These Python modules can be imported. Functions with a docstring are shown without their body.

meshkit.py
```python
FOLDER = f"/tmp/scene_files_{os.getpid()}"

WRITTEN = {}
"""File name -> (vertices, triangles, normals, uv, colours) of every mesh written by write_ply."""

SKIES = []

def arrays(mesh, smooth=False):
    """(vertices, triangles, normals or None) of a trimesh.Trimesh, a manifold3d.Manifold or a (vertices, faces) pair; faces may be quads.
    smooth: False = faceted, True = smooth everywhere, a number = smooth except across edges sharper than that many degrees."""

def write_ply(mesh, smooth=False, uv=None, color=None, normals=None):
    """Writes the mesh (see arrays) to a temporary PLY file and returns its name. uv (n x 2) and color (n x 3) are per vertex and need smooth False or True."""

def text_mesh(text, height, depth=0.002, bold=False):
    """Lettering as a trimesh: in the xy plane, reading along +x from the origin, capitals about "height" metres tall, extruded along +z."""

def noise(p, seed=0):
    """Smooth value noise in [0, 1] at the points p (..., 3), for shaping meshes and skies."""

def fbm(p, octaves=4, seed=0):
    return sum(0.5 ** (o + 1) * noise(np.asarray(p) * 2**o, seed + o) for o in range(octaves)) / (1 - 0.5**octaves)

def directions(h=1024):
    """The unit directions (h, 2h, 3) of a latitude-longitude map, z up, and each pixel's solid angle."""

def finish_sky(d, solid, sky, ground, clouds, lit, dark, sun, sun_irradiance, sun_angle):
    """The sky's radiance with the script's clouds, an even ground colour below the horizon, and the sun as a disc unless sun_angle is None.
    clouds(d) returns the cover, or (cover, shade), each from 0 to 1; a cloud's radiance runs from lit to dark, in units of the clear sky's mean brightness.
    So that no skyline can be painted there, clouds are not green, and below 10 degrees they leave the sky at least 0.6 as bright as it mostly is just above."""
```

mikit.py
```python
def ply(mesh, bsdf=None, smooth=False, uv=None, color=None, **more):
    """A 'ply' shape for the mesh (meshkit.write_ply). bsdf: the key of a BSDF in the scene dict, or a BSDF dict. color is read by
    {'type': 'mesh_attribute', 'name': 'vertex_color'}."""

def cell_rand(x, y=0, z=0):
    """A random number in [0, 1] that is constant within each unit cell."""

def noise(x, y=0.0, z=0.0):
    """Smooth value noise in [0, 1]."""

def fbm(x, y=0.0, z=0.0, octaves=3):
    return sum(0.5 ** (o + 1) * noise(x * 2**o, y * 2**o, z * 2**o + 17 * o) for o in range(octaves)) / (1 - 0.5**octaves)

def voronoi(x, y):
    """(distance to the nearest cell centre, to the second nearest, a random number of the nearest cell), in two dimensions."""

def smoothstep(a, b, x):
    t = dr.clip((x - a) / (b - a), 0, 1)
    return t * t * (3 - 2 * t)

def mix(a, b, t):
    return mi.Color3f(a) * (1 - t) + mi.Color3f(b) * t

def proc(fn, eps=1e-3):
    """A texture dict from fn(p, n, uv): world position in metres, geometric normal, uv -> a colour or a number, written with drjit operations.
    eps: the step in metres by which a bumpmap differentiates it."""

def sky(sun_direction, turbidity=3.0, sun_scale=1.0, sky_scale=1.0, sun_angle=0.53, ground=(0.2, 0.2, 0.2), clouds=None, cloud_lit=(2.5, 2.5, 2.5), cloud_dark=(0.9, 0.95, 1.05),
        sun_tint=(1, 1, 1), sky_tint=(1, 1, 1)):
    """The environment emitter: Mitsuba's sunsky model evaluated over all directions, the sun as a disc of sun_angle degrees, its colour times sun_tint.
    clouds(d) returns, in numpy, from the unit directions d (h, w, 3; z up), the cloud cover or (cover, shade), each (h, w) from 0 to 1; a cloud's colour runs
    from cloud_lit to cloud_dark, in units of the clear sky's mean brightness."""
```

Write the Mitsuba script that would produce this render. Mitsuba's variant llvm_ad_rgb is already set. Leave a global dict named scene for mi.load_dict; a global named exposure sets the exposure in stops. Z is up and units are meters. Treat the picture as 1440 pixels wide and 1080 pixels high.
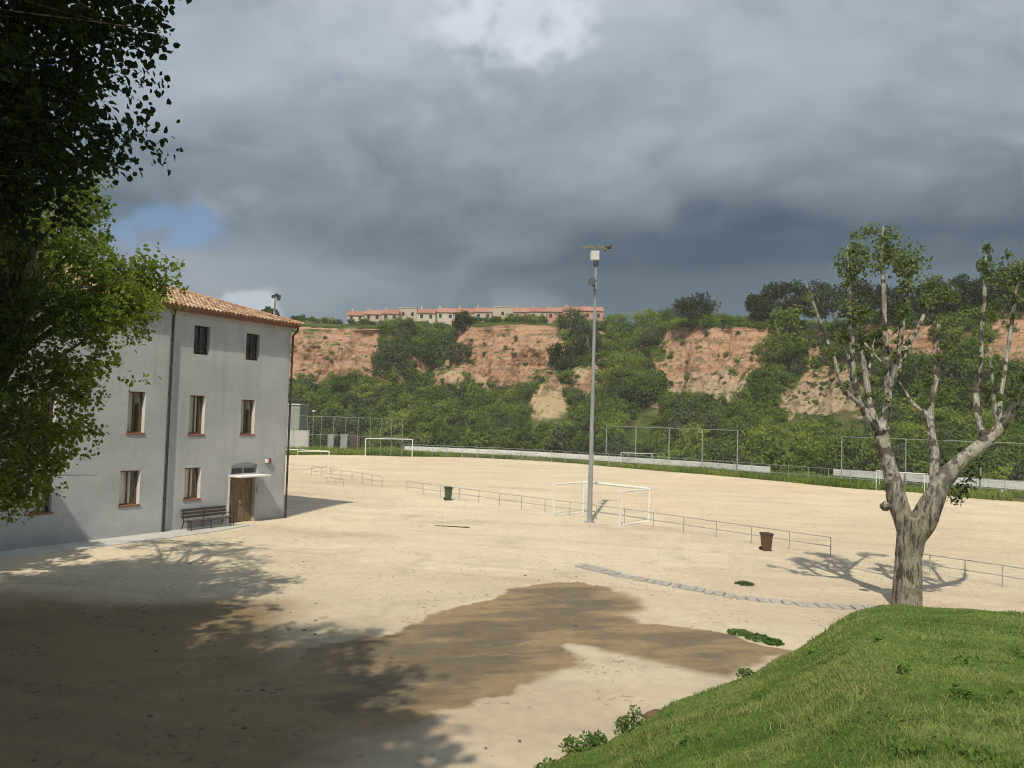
import math
import numpy as np, trimesh, drjit as dr, mitsuba as mi
import mikit, meshkit
from mikit import fbm, noise, smoothstep, mix, proc, voronoi, cell_rand
from scipy.interpolate import PchipInterpolator, CubicSpline
from shapely.geometry import Polygon, Point, LineString, box as sbox
from shapely import affinity

T = mi.ScalarTransform4f
scene, labels = {}, {}
# ------------------------------------------------------------------ camera
F, EYE, HORIZON, ROLL = 1120.0, 6.0, 590.0, 0.03        # focal length in pixels of a 1440 wide frame, eye height over the yard
_p = math.atan((HORIZON - 540) / F)
FW = np.array([0, math.cos(_p), math.sin(_p)]); _R = np.array([1.0, 0, 0]); _U = np.cross(_R, FW)
RT = math.cos(ROLL) * _R + math.sin(ROLL) * _U
UP = math.cos(ROLL) * _U - math.sin(ROLL) * _R
C = np.array([0, 0, EYE])
scene['camera'] = {'type': 'perspective', 'fov': math.degrees(2 * math.atan(720 / F)), 'fov_axis': 'x', 'near_clip': 0.1, 'far_clip': 6000.0,
                   'to_world': T().look_at(origin=C.tolist(), target=(C + FW).tolist(), up=UP.tolist())}
# ------------------------------------------------------------------ sky, sun, exposure
exposure = 1.34
SUN = (-0.123, -0.631, 0.766)


def ray(x, y):
    return FW + RT * (x - 720) / F + UP * (540 - y) / F


def unit(v):
    v = np.asarray(v, float)
    return v / np.linalg.norm(v)


def lobe(d, x, y, rx, ry, tilt=0.0):
    """a soft patch of sky round the direction seen at pixel x, y"""
    c = unit(ray(x, y)); a = unit(np.cross(c, [0, 0, 1.0])); b = np.cross(a, c)
    u, v = d @ a * F, d @ b * F
    u, v = u * math.cos(tilt) + v * math.sin(tilt), -u * math.sin(tilt) + v * math.cos(tilt)
    return np.where(d @ c > 0.3, np.exp(-(u / rx) ** 2 - (v / ry) ** 2), 0)


def clouds(d):
    el = np.degrees(np.arcsin(np.clip(d[..., 2], -1, 1)))
    q = d / np.maximum(d[..., 2:3] + 0.22, 0.08)
    q = np.stack([q[..., 0], q[..., 1], 0 * el], -1)
    warp = meshkit.fbm(q * 1.1 + 3, 4, 5)[..., None] - 0.5
    n1 = meshkit.fbm(q * 0.9 + warp * 1.2, 6, 11)
    n2 = meshkit.fbm(d * np.array([7.0, 7, 13]) + warp * 2.0, 5, 23)
    ahead = np.clip(d[..., 1], -1, 1)
    shade = np.interp(el, [0, 7, 10, 11.3, 13, 14.8, 17, 20, 24, 28, 45, 90], [0.90, 0.91, 0.92, 0.97, 0.96, 0.88, 0.75, 0.63, 0.52, 0.47, 0.62, 0.76])
    shade = shade + (n1 - 0.5) * 0.62 + (n2 - 0.5) * 0.42 * np.clip((el - 5) / 8, 0.3, 1)
    n3 = np.abs(meshkit.fbm(d * 13.0 + warp * 5, 5, 77) - 0.5) * 2                 # billows
    shade = shade + (0.30 - n3) * 0.15 * np.clip((el - 9) / 8, 0.15, 1)
    shade = shade - 0.22 * lobe(d, 230, 400, 260, 110) + 0.05 * lobe(d, 760, 360, 420, 60) + 0.12 * lobe(d, 500, 175, 120, 45, 0.2)
    edge = 2.2 * (meshkit.fbm(d * 26.0 + warp * 5, 6, 41) - 0.5)
    fray = lambda L, k: np.clip(L + k * edge * np.sqrt(np.clip(L, 0, 1)), 0, 1)
    bright = np.clip((fray(lobe(d, 740, -5, 130, 78, 0.35), 0.75) - 0.30) / 0.30, 0, 1) * (0.75 + 0.25 * np.clip(n3 * 3, 0, 1))
    wisp = fray(lobe(d, 640, 40, 230, 130, 0.2), 0.9)
    shade = shade - 0.16 * wisp
    shade = shade * (1 - 0.85 * bright)
    puff = 1.2 * np.clip((fray(lobe(d, 352, 428, 34, 24), 1.9) - 0.22) / 0.35, 0, 1) + 0.30 * np.clip((fray(lobe(d, 322, 280, 60, 24, 0.5), 1.4) - 0.15) / 0.7, 0, 1)
    shade = shade * (1 - 0.5 * np.clip(puff, 0, 1))
    gap = fray(lobe(d, 238, 316, 62, 24, 0.12), 2.2)
    cover = 1 - 0.95 * np.clip((gap - 0.12) / 0.75, 0, 1)
    gap2 = np.clip(fray(lobe(d, 50, 105, 60, 60), 0.6) + 0.7 * fray(lobe(d, 475, 110, 20, 14), 0.6), 0, 1)
    cover = cover * (1 - 0.5 * np.clip((gap2 - 0.4) / 0.5, 0, 1))
    back = np.clip(-d[..., 1], 0, 1)                                     # broken cloud where the sun stands
    cover = cover * (1 - back * np.clip((n1 - 0.42) / 0.15, 0, 1) * np.clip((el - 12) / 20, 0, 1))
    low = np.clip((11.3 - el) / 1.3, 0, 1)
    top = 0.93 + 0.07 * (1 - low)
    shade = np.where(shade > top - 0.06, top - 0.06 * np.exp(-(shade - top + 0.06) / 0.06), shade)
    return cover, np.clip(shade, 0, 1)


scene['sky'] = mikit.sky(SUN, turbidity=3.0, clouds=clouds, cloud_lit=(3.0, 3.3, 3.65), cloud_dark=(0.185, 0.39, 0.605), sun_tint=(0.87, 0.97, 1.05))


# ------------------------------------------------------------------ places: a pixel of the photograph -> a point of the world
def ground(x, y, z=0.0):
    d = ray(x, y)
    return C + d * (z - EYE) / d[2]


def at(x, y, depth):
    d = ray(x, y)
    return C + d * depth / d[1]


def project(p):
    q = np.asarray(p, float) - C
    w = q @ FW
    w = np.where(np.abs(w) < 1e-6, 1e-6, w)
    return np.stack([720 + F * (q @ RT) / w, 540 - F * (q @ UP) / w, w], -1)


# ------------------------------------------------------------------ entries
def number(key):
    if key not in scene and key not in labels:
        return key
    i = 1
    while f'{key}_{i:03d}' in scene or f'{key}_{i:03d}' in labels:
        i += 1
    return f'{key}_{i:03d}'


def thing(name, label, category, group=None):
    key = number(name)
    labels[key] = {'label': label, 'category': category}
    if group:
        labels[key]['group'] = group
    return key


_used = {}


def part(root, name, mesh, mat, smooth=False, label=None, kind=None, **kw):
    base = f'{root}__{name}'
    i = _used.get(base, 0)
    key = base if i == 0 else f'{base}_{i:03d}'
    _used[base] = i + 1
    scene[key] = mikit.ply(mesh, mat, smooth=smooth, **kw)
    if label or kind:
        labels[key] = {}
        if label: labels[key]['label'] = label
        if kind: labels[key]['kind'] = kind
    return key


def single(name, mesh, mat, label, category, smooth=False, group=None, **kw):
    key = thing(name, label, category, group)
    scene[key] = mikit.ply(mesh, mat, smooth=smooth, **kw)
    return key


def structure(name, mesh, mat, label, smooth=False, **kw):
    scene[name] = mikit.ply(mesh, mat, smooth=smooth, **kw)
    labels[name] = {'label': label, 'kind': 'structure'}


def stuff(name, mesh, mat, label, smooth=False, **kw):
    scene[name] = mikit.ply(mesh, mat, smooth=smooth, **kw)
    labels[name] = {'label': label, 'kind': 'stuff'}


# ------------------------------------------------------------------ mesh helpers
def join(ms):
    return trimesh.util.concatenate([m for m in ms if m is not None])


def box(x0, x1, y0, y1, z0, z1):
    m = trimesh.creation.box((x1 - x0, y1 - y0, z1 - z0))
    m.apply_translation(((x0 + x1) / 2, (y0 + y1) / 2, (z0 + z1) / 2))
    return m


def cbox(x0, x1, y0, y1, z0, z1, c=0.01):
    """a box with chamfered edges"""
    pts = []
    for sx, X in ((1, x0), (-1, x1)):
        for sy, Y in ((1, y0), (-1, y1)):
            for sz, Z in ((1, z0), (-1, z1)):
                pts += [(X + sx * c, Y + sy * c, Z), (X + sx * c, Y, Z + sz * c), (X, Y + sy * c, Z + sz * c)]
    return trimesh.convex.convex_hull(np.array(pts))


def tube(pts, rad, sides=8, cap=True):
    p = np.asarray(pts, float)
    r = np.broadcast_to(np.asarray(rad, float), (len(p),))
    t = np.gradient(p, axis=0)
    t /= np.linalg.norm(t, axis=1, keepdims=True) + 1e-12
    a = np.cross(t[0], [0, 0, 1.0] if abs(t[0][2]) < 0.9 else [1.0, 0, 0])
    a /= np.linalg.norm(a)
    A = [a]
    for k in range(1, len(p)):
        a = a - t[k] * (a @ t[k]); a /= np.linalg.norm(a) + 1e-12
        A.append(a)
    A = np.array(A); B = np.cross(t, A)
    ang = np.arange(sides) * 2 * np.pi / sides
    v = (p[:, None] + r[:, None, None] * (np.cos(ang)[None, :, None] * A[:, None] + np.sin(ang)[None, :, None] * B[:, None])).reshape(-1, 3)
    i, j = np.meshgrid(np.arange(len(p) - 1), np.arange(sides), indexing='ij')
    q = np.stack([i * sides + j, i * sides + (j + 1) % sides, (i + 1) * sides + (j + 1) % sides, (i + 1) * sides + j], -1).reshape(-1, 4)
    f = np.vstack([q[:, [0, 1, 2]], q[:, [0, 2, 3]]])
    if cap:
        n = len(v)
        v = np.vstack([v, p[0], p[-1]])
        k = np.arange(sides)
        e = (len(p) - 1) * sides
        f = np.vstack([f, np.stack([(k + 1) % sides, k, k * 0 + n], 1), np.stack([e + k, e + (k + 1) % sides, k * 0 + n + 1], 1)])
    return trimesh.Trimesh(v, f, process=False)


def rod(a, b, r, sides=6):
    return tube([a, b], r, sides)


def smooth_path(pts, n):
    """pts (k, m) through a spline, n samples"""
    p = np.asarray(pts, float)
    s = np.r_[0, np.cumsum(np.linalg.norm(np.diff(p[:, :3], axis=0), axis=1))]
    return PchipInterpolator(s, p, axis=0)(np.linspace(0, s[-1], n))


def prism(poly, h, z0=0.0):
    m = trimesh.creation.extrude_polygon(poly, h, engine='earcut')
    m.apply_translation((0, 0, z0))
    return m


def leaf_mesh(c, nrm, size, rng, aspect=0.7, fine=False):
    """one folded leaf at every point of c: a rhomb of two triangles, or (fine) a pointed oval of four"""
    n = len(c)
    size = np.broadcast_to(size, (n,))[:, None]
    nrm = nrm / (np.linalg.norm(nrm, axis=1, keepdims=True) + 1e-9)
    a = np.cross(nrm, rng.normal(size=(n, 3))); a /= np.linalg.norm(a, axis=1, keepdims=True) + 1e-9
    b = np.cross(nrm, a)
    k = np.arange(n)[:, None]
    if fine:
        w = size * 0.5 * aspect
        v = np.stack([c - a * size * 0.5, c + b * w * 0.8 - a * size * 0.26 + nrm * size * 0.10, c + b * w * 0.9 + a * size * 0.12 + nrm * size * 0.10, c + a * size * 0.5 - nrm * size * 0.12,
                      c - b * w * 0.9 + a * size * 0.12 + nrm * size * 0.10, c - b * w * 0.8 - a * size * 0.26 + nrm * size * 0.10], 1).reshape(-1, 3)
        k = k * 6
        return v, np.vstack([k + [0, 3, 1], k + [1, 3, 2], k + [0, 5, 3], k + [5, 4, 3]])
    v = np.stack([c - a * size * 0.5, c + b * size * 0.5 * aspect + nrm * size * 0.12, c + a * size * 0.5, c - b * size * 0.5 * aspect + nrm * size * 0.12], 1).reshape(-1, 3)
    k = k * 4
    return v, np.vstack([k + [0, 2, 1], k + [0, 3, 2]])


def moved(mesh, m):
    v, f = mesh if isinstance(mesh, tuple) else (mesh.vertices, mesh.faces)
    return v @ m[:3, :3].T + m[:3, 3], f


# ------------------------------------------------------------------ materials
def rgb(*c):
    return {'type': 'rgb', 'value': list(c)}


def diffuse(c):
    return {'type': 'twosided', 'b': {'type': 'diffuse', 'reflectance': c}}


def princ(c, rough=0.6, **kw):
    return {'type': 'twosided', 'b': {'type': 'principled', 'base_color': c, 'roughness': rough, **kw}}


def bumped(inner, fn, scale=1.0, eps=2e-3):
    return {'type': 'twosided', 'b': {'type': 'bumpmap', 'arbitrary': proc(fn, eps=eps), 'scale': scale, 'inner': inner}}


WET_PX = [(440, 912), (498, 900), (553, 891), (595, 873), (627, 860), (658, 850), (689, 842), (728, 827), (774, 819), (813, 818), (848, 825), (887, 838), (912, 848), (903, 856), (872, 864),
          (899, 875), (946, 881), (1000, 887), (1036, 896), (1064, 907), (1110, 914), (1090, 928), (1023, 955), (977, 942), (913, 928), (858, 917), (798, 906), (818, 938), (771, 951), (712, 972), (658, 988),
          (615, 1002), (588, 1011), (560, 1020), (480, 1030), (520, 1030), (470, 1010), (430, 970), (400, 935)]
WET = [ground(x, y)[:2] for x, y in WET_PX]


def wet_distance(x, y):
    """signed distance in metres to the outline of the damp patch, negative inside"""
    d, s = mi.Float(1e9), mi.Float(1.0)
    for i in range(len(WET)):
        a, b = WET[i], WET[i - 1]
        ex, ey = float(b[0] - a[0]), float(b[1] - a[1])
        wx, wy = x - float(a[0]), y - float(a[1])
        h = dr.clip((wx * ex + wy * ey) / (ex * ex + ey * ey), 0, 1)
        d = dr.minimum(d, dr.square(wx - ex * h) + dr.square(wy - ey * h))
        c1, c2, c3 = y >= float(a[1]), y < float(b[1]), ex * wy > ey * wx
        s = dr.select((c1 & c2 & c3) | (~c1 & ~c2 & ~c3), -s, s)
    return s * dr.sqrt(d)


def sand_color(p, n, uv):
    x, y = p.x, p.y
    big = fbm(x * 0.045 + 4, y * 0.07 + 9, 0, 4)
    mid = fbm(x * 0.35, y * 0.5, 3, 4)
    fine = fbm(x * 5, y * 5, 1, 3)
    c = mix((0.475, 0.397, 0.285), (0.545, 0.465, 0.342), smoothstep(0.35, 0.65, big))
    c = mix(c, mi.Color3f(0.48, 0.37, 0.275), 0.55 * smoothstep(0.52, 0.72, fbm(x * 0.12 + 40, y * 0.3, 5, 4)))
    field = smoothstep(52, 66, y + 0.83 * x)                              # the pitch beyond the rail is a shade yellower
    c = mix(c, mi.Color3f(0.51, 0.42, 0.295), field * 0.6)
    c = mix(c, mi.Color3f(0.49, 0.37, 0.245), 0.5 * field * smoothstep(0.5, 0.7, fbm(x * 0.04 + 1, y * 0.05, 3, 3)))
    tyre = smoothstep(0.58, 0.72, fbm(x * 0.05 + 2, y * 0.9 + x * 0.25, 7, 3))   # long faint drag marks
    c = c * (1 - 0.09 * tyre)
    crk = 1 - smoothstep(0.0, 0.035, dr.abs(fbm(x * 0.11 + 3, y * 0.16 + 5, 2, 5) - 0.5))                # shallow run-off lines
    c = c * (1 - 0.10 * crk * smoothstep(0.45, 0.6, big))
    c = c * (0.84 + 0.24 * mid) * (0.90 + 0.2 * fine)
    peb = smoothstep(0.80, 0.86, noise(x * 9, y * 9, 2)) * smoothstep(0.5, 0.7, fbm(x * 0.8, y * 0.8, 8, 2))
    c = c * (1 - 0.35 * peb)
    earth = 1 - smoothstep(8.5, 13.0, dr.sqrt(dr.square(x + 13) + dr.square(y - 15)) + (fbm(x * 0.25, y * 0.25, 12, 4) - 0.5) * 6)     # browner soil under the trees, darkened further to paint in deeper shade
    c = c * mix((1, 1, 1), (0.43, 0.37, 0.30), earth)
    w = wet_distance(x, y) + (fbm(x * 1.3, y * 1.3, 4, 4) - 0.5) * 0.7
    soft = 0.09 + 0.22 * smoothstep(0.45, 0.65, fbm(x * 0.3 + 7, y * 0.3, 2, 3))
    wet = 1 - smoothstep(-1, 1, w / soft)
    edge = smoothstep(-2.0, -0.2, w)
    streak = fbm(x * 0.55 + 8, y * 1.9 - x * 0.4, 6, 5)
    damp = mix((0.155, 0.120, 0.080), (0.265, 0.190, 0.108), smoothstep(0.30, 0.95, 0.55 * edge + 1.6 * (streak - 0.30)))
    damp = mix(damp, mi.Color3f(0.125, 0.105, 0.082), 0.8 * smoothstep(0.56, 0.66, fbm(x * 0.8, y * 2.6 - x * 0.7, 9, 4)) * (1 - 0.8 * edge))
    damp = damp * (0.85 + 0.3 * fine)
    return mix(c, damp, wet * 0.96)


def sand_height(p, n, uv):
    return 0.022 * fbm(p.x * 1.7, p.y * 1.7, 0, 4) + 0.012 * fbm(p.x * 9, p.y * 9, 5, 3)


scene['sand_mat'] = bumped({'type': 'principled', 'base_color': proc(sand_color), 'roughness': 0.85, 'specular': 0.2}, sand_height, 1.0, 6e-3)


def earth_color(p, n, uv):
    g = fbm(p.x * 0.3, p.y * 0.3, 1, 4)
    return mix((0.075, 0.11, 0.032), (0.17, 0.14, 0.07), smoothstep(0.45, 0.75, g)) * (0.8 + 0.4 * fbm(p.x * 2, p.y * 2, 0, 3))


scene['earth_mat'] = diffuse(proc(earth_color))


def lawn_color(p, n, uv):
    g = fbm(p.x * 0.5, p.y * 0.5, 1, 4)
    c = mix((0.10, 0.165, 0.032), (0.17, 0.24, 0.06), smoothstep(0.35, 0.7, g)) * (0.7 + 0.6 * fbm(p.x * 6, p.y * 6, 0, 3))
    soil = 1 - smoothstep(0.10, 0.26, p.z + (fbm(p.x * 1.5, p.y * 1.5, 3, 3) - 0.5) * 0.25)
    return mix(c, mi.Color3f(0.16, 0.10, 0.06), soil)


scene['lawn_mat'] = diffuse(proc(lawn_color))


def leafy(c0, c1, scale=0.5, trans=0.5):
    def col(p, n, uv):
        k = fbm(p.x * scale, p.y * scale, p.z * scale, 3)
        r = cell_rand(p.x * 9, p.y * 9, p.z * 9)
        return mix(c0, c1, smoothstep(0.32, 0.68, k)) * (0.75 + 0.5 * r)
    return {'type': 'principledthin', 'base_color': proc(col), 'roughness': 0.55, 'diff_trans': trans, 'spec_trans': 0.0}


scene['blade_mat'] = leafy((0.21, 0.325, 0.085), (0.39, 0.465, 0.16), 0.8, 1.2)
scene['blade_dry_mat'] = leafy((0.30, 0.36, 0.11), (0.45, 0.43, 0.18), 0.7, 0.9)
scene['weed_mat'] = leafy((0.11, 0.20, 0.05), (0.19, 0.29, 0.07), 0.9, 0.8)
scene['lime_leaf_mat'] = leafy((0.135, 0.215, 0.036), (0.28, 0.345, 0.062), 0.35, 1.25)
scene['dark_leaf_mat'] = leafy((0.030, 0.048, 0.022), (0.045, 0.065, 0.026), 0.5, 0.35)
scene['poplar_leaf_mat'] = leafy((0.145, 0.20, 0.075), (0.235, 0.285, 0.12), 0.8, 0.9)
scene['scrub_mat'] = leafy((0.10, 0.175, 0.045), (0.205, 0.28, 0.07), 0.16, 0.8)
scene['scrub_light_mat'] = leafy((0.175, 0.28, 0.05), (0.31, 0.385, 0.085), 0.2, 0.9)
scene['pine_mat'] = leafy((0.032, 0.052, 0.024), (0.056, 0.08, 0.032), 0.3, 0.3)
scene['olive_mat'] = leafy((0.085, 0.12, 0.06), (0.145, 0.18, 0.085), 0.3, 0.6)


def bark_color(p, n, uv):
    v = fbm(p.x * 14, p.y * 14, p.z * 3.2, 3)
    b = fbm(p.x * 1.2, p.y * 1.2, p.z * 0.9, 3)
    c = mix((0.085, 0.062, 0.045), (0.27, 0.225, 0.175), smoothstep(0.35, 0.62, v))
    return c * (0.75 + 0.5 * b)


def bark_height(p, n, uv):
    return 0.05 * fbm(p.x * 12, p.y * 12, p.z * 2.6, 3)


scene['bark_mat'] = bumped({'type': 'diffuse', 'reflectance': proc(bark_color)}, bark_height, 1.0, 6e-3)


def pale_bark_color(p, n, uv):
    wob = fbm(p.x * 2.5, p.y * 2.5, p.z * 2.5, 3)
    b = fbm((p.x + 0.15 * wob) * 13, (p.y + 0.15 * wob) * 13, p.z * 1.7, 4)
    f = fbm(p.x * 26, p.y * 26, p.z * 9, 3)
    m = fbm(p.x * 4.6, p.y * 4.6, p.z * 3.2, 5)
    up = smoothstep(2.6, 6.0, p.z)
    c = mix((0.33, 0.288, 0.24), (0.47, 0.44, 0.39), up)
    fis = smoothstep(0.50, 0.64, b) * (1 - 0.55 * up)
    blot = smoothstep(0.50, 0.57, m) * (0.4 + 0.55 * up)
    c = mix(c, mi.Color3f(0.070, 0.054, 0.043), dr.maximum(fis, blot) * 0.9)
    return c * (0.55 + 0.9 * f)


scene['pale_bark_mat'] = bumped({'type': 'diffuse', 'reflectance': proc(pale_bark_color)}, lambda p, n, uv: 0.10 * fbm(p.x * 13, p.y * 13, p.z * 1.9, 4), 1.0, 6e-3)


def plaster_color(p, n, uv):
    b = fbm(p.x * 0.35, p.y * 0.35, p.z * 0.45, 4)
    f = fbm(p.x * 6, p.y * 6, p.z * 6, 3)
    run = fbm(p.x * 2.5, p.y * 2.5, p.z * 0.25, 3)
    c = mix((0.46, 0.475, 0.495), (0.535, 0.55, 0.57), smoothstep(0.35, 0.65, b))
    c = c * (0.93 + 0.14 * f) * (1 - 0.08 * smoothstep(0.5, 0.7, run))
    base = 1 - smoothstep(0.1, 0.9, p.z + 0.8 * (run - 0.5))
    return mix(c, mi.Color3f(0.36, 0.36, 0.35), 0.5 * base)


scene['plaster_mat'] = bumped({'type': 'diffuse', 'reflectance': proc(plaster_color)}, lambda p, n, uv: 0.012 * fbm(p.x * 1.5, p.y * 1.5, p.z * 1.5, 3) + 0.004 * fbm(p.x * 18, p.y * 18, p.z * 18, 2), 1.0, 4e-3)
scene['white_trim_mat'] = princ(rgb(0.72, 0.71, 0.68), 0.6)
scene['tile_mat'] = {'type': 'twosided', 'b': {'type': 'principled', 'base_color': {'type': 'mesh_attribute', 'name': 'vertex_color'}, 'roughness': 0.85, 'specular': 0.2}}
scene['house_roof_mat'] = diffuse(rgb(0.42, 0.20, 0.15))


def wood(c0, c1, s=30):
    def col(p, n, uv):
        g = fbm(p.x * s, p.y * s, p.z * 1.5, 3)
        return mix(c0, c1, smoothstep(0.3, 0.7, g))
    return princ(proc(col), 0.55, specular=0.3)


scene['door_mat'] = wood((0.17, 0.12, 0.068), (0.28, 0.205, 0.12))
scene['frame_mat'] = wood((0.16, 0.075, 0.045), (0.23, 0.11, 0.065))
scene['bench_mat'] = {'type': 'twosided', 'b': {'type': 'diffuse', 'reflectance': proc(lambda p, n, uv: mix((0.07, 0.056, 0.047), (0.14, 0.115, 0.10), smoothstep(0.3, 0.7, fbm(p.x * 7, p.y * 7, p.z * 40, 3))))}}
scene['sill_mat'] = diffuse(rgb(0.30, 0.155, 0.11))
scene['curtain_mat'] = diffuse(rgb(0.62, 0.65, 0.56))
scene['blind_mat'] = diffuse(rgb(0.27, 0.28, 0.25))
scene['dark_mat'] = diffuse(rgb(0.03, 0.028, 0.026))
scene['room_mat'] = diffuse(rgb(0.12, 0.11, 0.10))
scene['glass_mat'] = {'type': 'thindielectric'}
scene['galv_mat'] = {'type': 'twosided', 'b': {'type': 'principled', 'base_color': proc(lambda p, n, uv: mix((0.33, 0.345, 0.36), (0.45, 0.46, 0.47), fbm(p.x * 6, p.y * 6, p.z * 1.2, 3))), 'roughness': 0.5, 'metallic': 0.35}}
scene['rail_mat'] = princ(rgb(0.48, 0.455, 0.41), 0.5, metallic=0.2)
scene['fence_mat'] = princ(rgb(0.42, 0.43, 0.42), 0.5, metallic=0.2)
scene['wire_mat'] = diffuse(rgb(0.30, 0.33, 0.31))
scene['pipe_mat'] = princ(rgb(0.032, 0.032, 0.034), 0.5)
scene['goal_mat'] = princ(proc(lambda p, n, uv: mix((0.86, 0.85, 0.82), (0.62, 0.57, 0.49), smoothstep(0.62, 0.78, fbm(p.x * 3, p.y * 3, p.z * 6, 3)))), 0.45)
scene['lamp_dark_mat'] = princ(rgb(0.045, 0.055, 0.07), 0.5)
scene['lamp_box_mat'] = princ(rgb(0.62, 0.63, 0.63), 0.5)
scene['lamp_olive_mat'] = princ(rgb(0.19, 0.19, 0.13), 0.6)
scene['concrete_mat'] = diffuse(proc(lambda p, n, uv: mix((0.55, 0.54, 0.50), (0.68, 0.66, 0.61), fbm(p.x * 1.2, p.y * 1.2, p.z * 3, 4)) * (0.9 + 0.2 * fbm(p.x * 9, p.y * 9, p.z * 9, 2))))
scene['white_wall_mat'] = diffuse(proc(lambda p, n, uv: mix((0.62, 0.62, 0.60), (0.76, 0.76, 0.74), smoothstep(0.3, 0.6, fbm(p.x * 0.6, p.y * 0.6, p.z * 2, 4)))))
scene['footing_mat'] = diffuse(proc(lambda p, n, uv: mix((0.13, 0.14, 0.07), (0.25, 0.23, 0.16), fbm(p.x * 1.2, p.y * 1.2, p.z * 3, 4))))
scene['stone_mat'] = diffuse(proc(lambda p, n, uv: mix((0.40, 0.365, 0.33), (0.52, 0.485, 0.455), fbm(p.x * 3, p.y * 3, p.z * 3, 4)) * (0.85 + 0.3 * fbm(p.x * 20, p.y * 20, p.z * 20, 2))))
scene['green_bin_mat'] = princ(rgb(0.055, 0.088, 0.040), 0.5)
scene['green_lid_mat'] = princ(rgb(0.028, 0.040, 0.024), 0.5)
scene['brown_bin_mat'] = princ(proc(lambda p, n, uv: mix((0.13, 0.066, 0.033), (0.10, 0.052, 0.027), fbm(p.x * 6, p.y * 6, p.z * 3, 3))), 0.5)
scene['brown_lid_mat'] = princ(rgb(0.065, 0.045, 0.022), 0.55)
scene['rubber_mat'] = diffuse(rgb(0.02, 0.02, 0.02))
scene['red_mat'] = princ(rgb(0.26, 0.075, 0.06), 0.5)
scene['dark_brown_mat'] = diffuse(rgb(0.10, 0.075, 0.05))
scene['house_wall_mat'] = diffuse(rgb(0.58, 0.46, 0.38))
scene['house_cream_mat'] = diffuse(rgb(0.60, 0.50, 0.40))
scene['house_window_mat'] = princ(rgb(0.03, 0.035, 0.045), 0.2)
scene['grey_wall_mat'] = diffuse(proc(lambda p, n, uv: mix((0.30, 0.30, 0.28), (0.40, 0.40, 0.37), fbm(p.x, p.y, p.z, 3))))
scene['post_wood_mat'] = diffuse(rgb(0.26, 0.24, 0.20))

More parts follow.
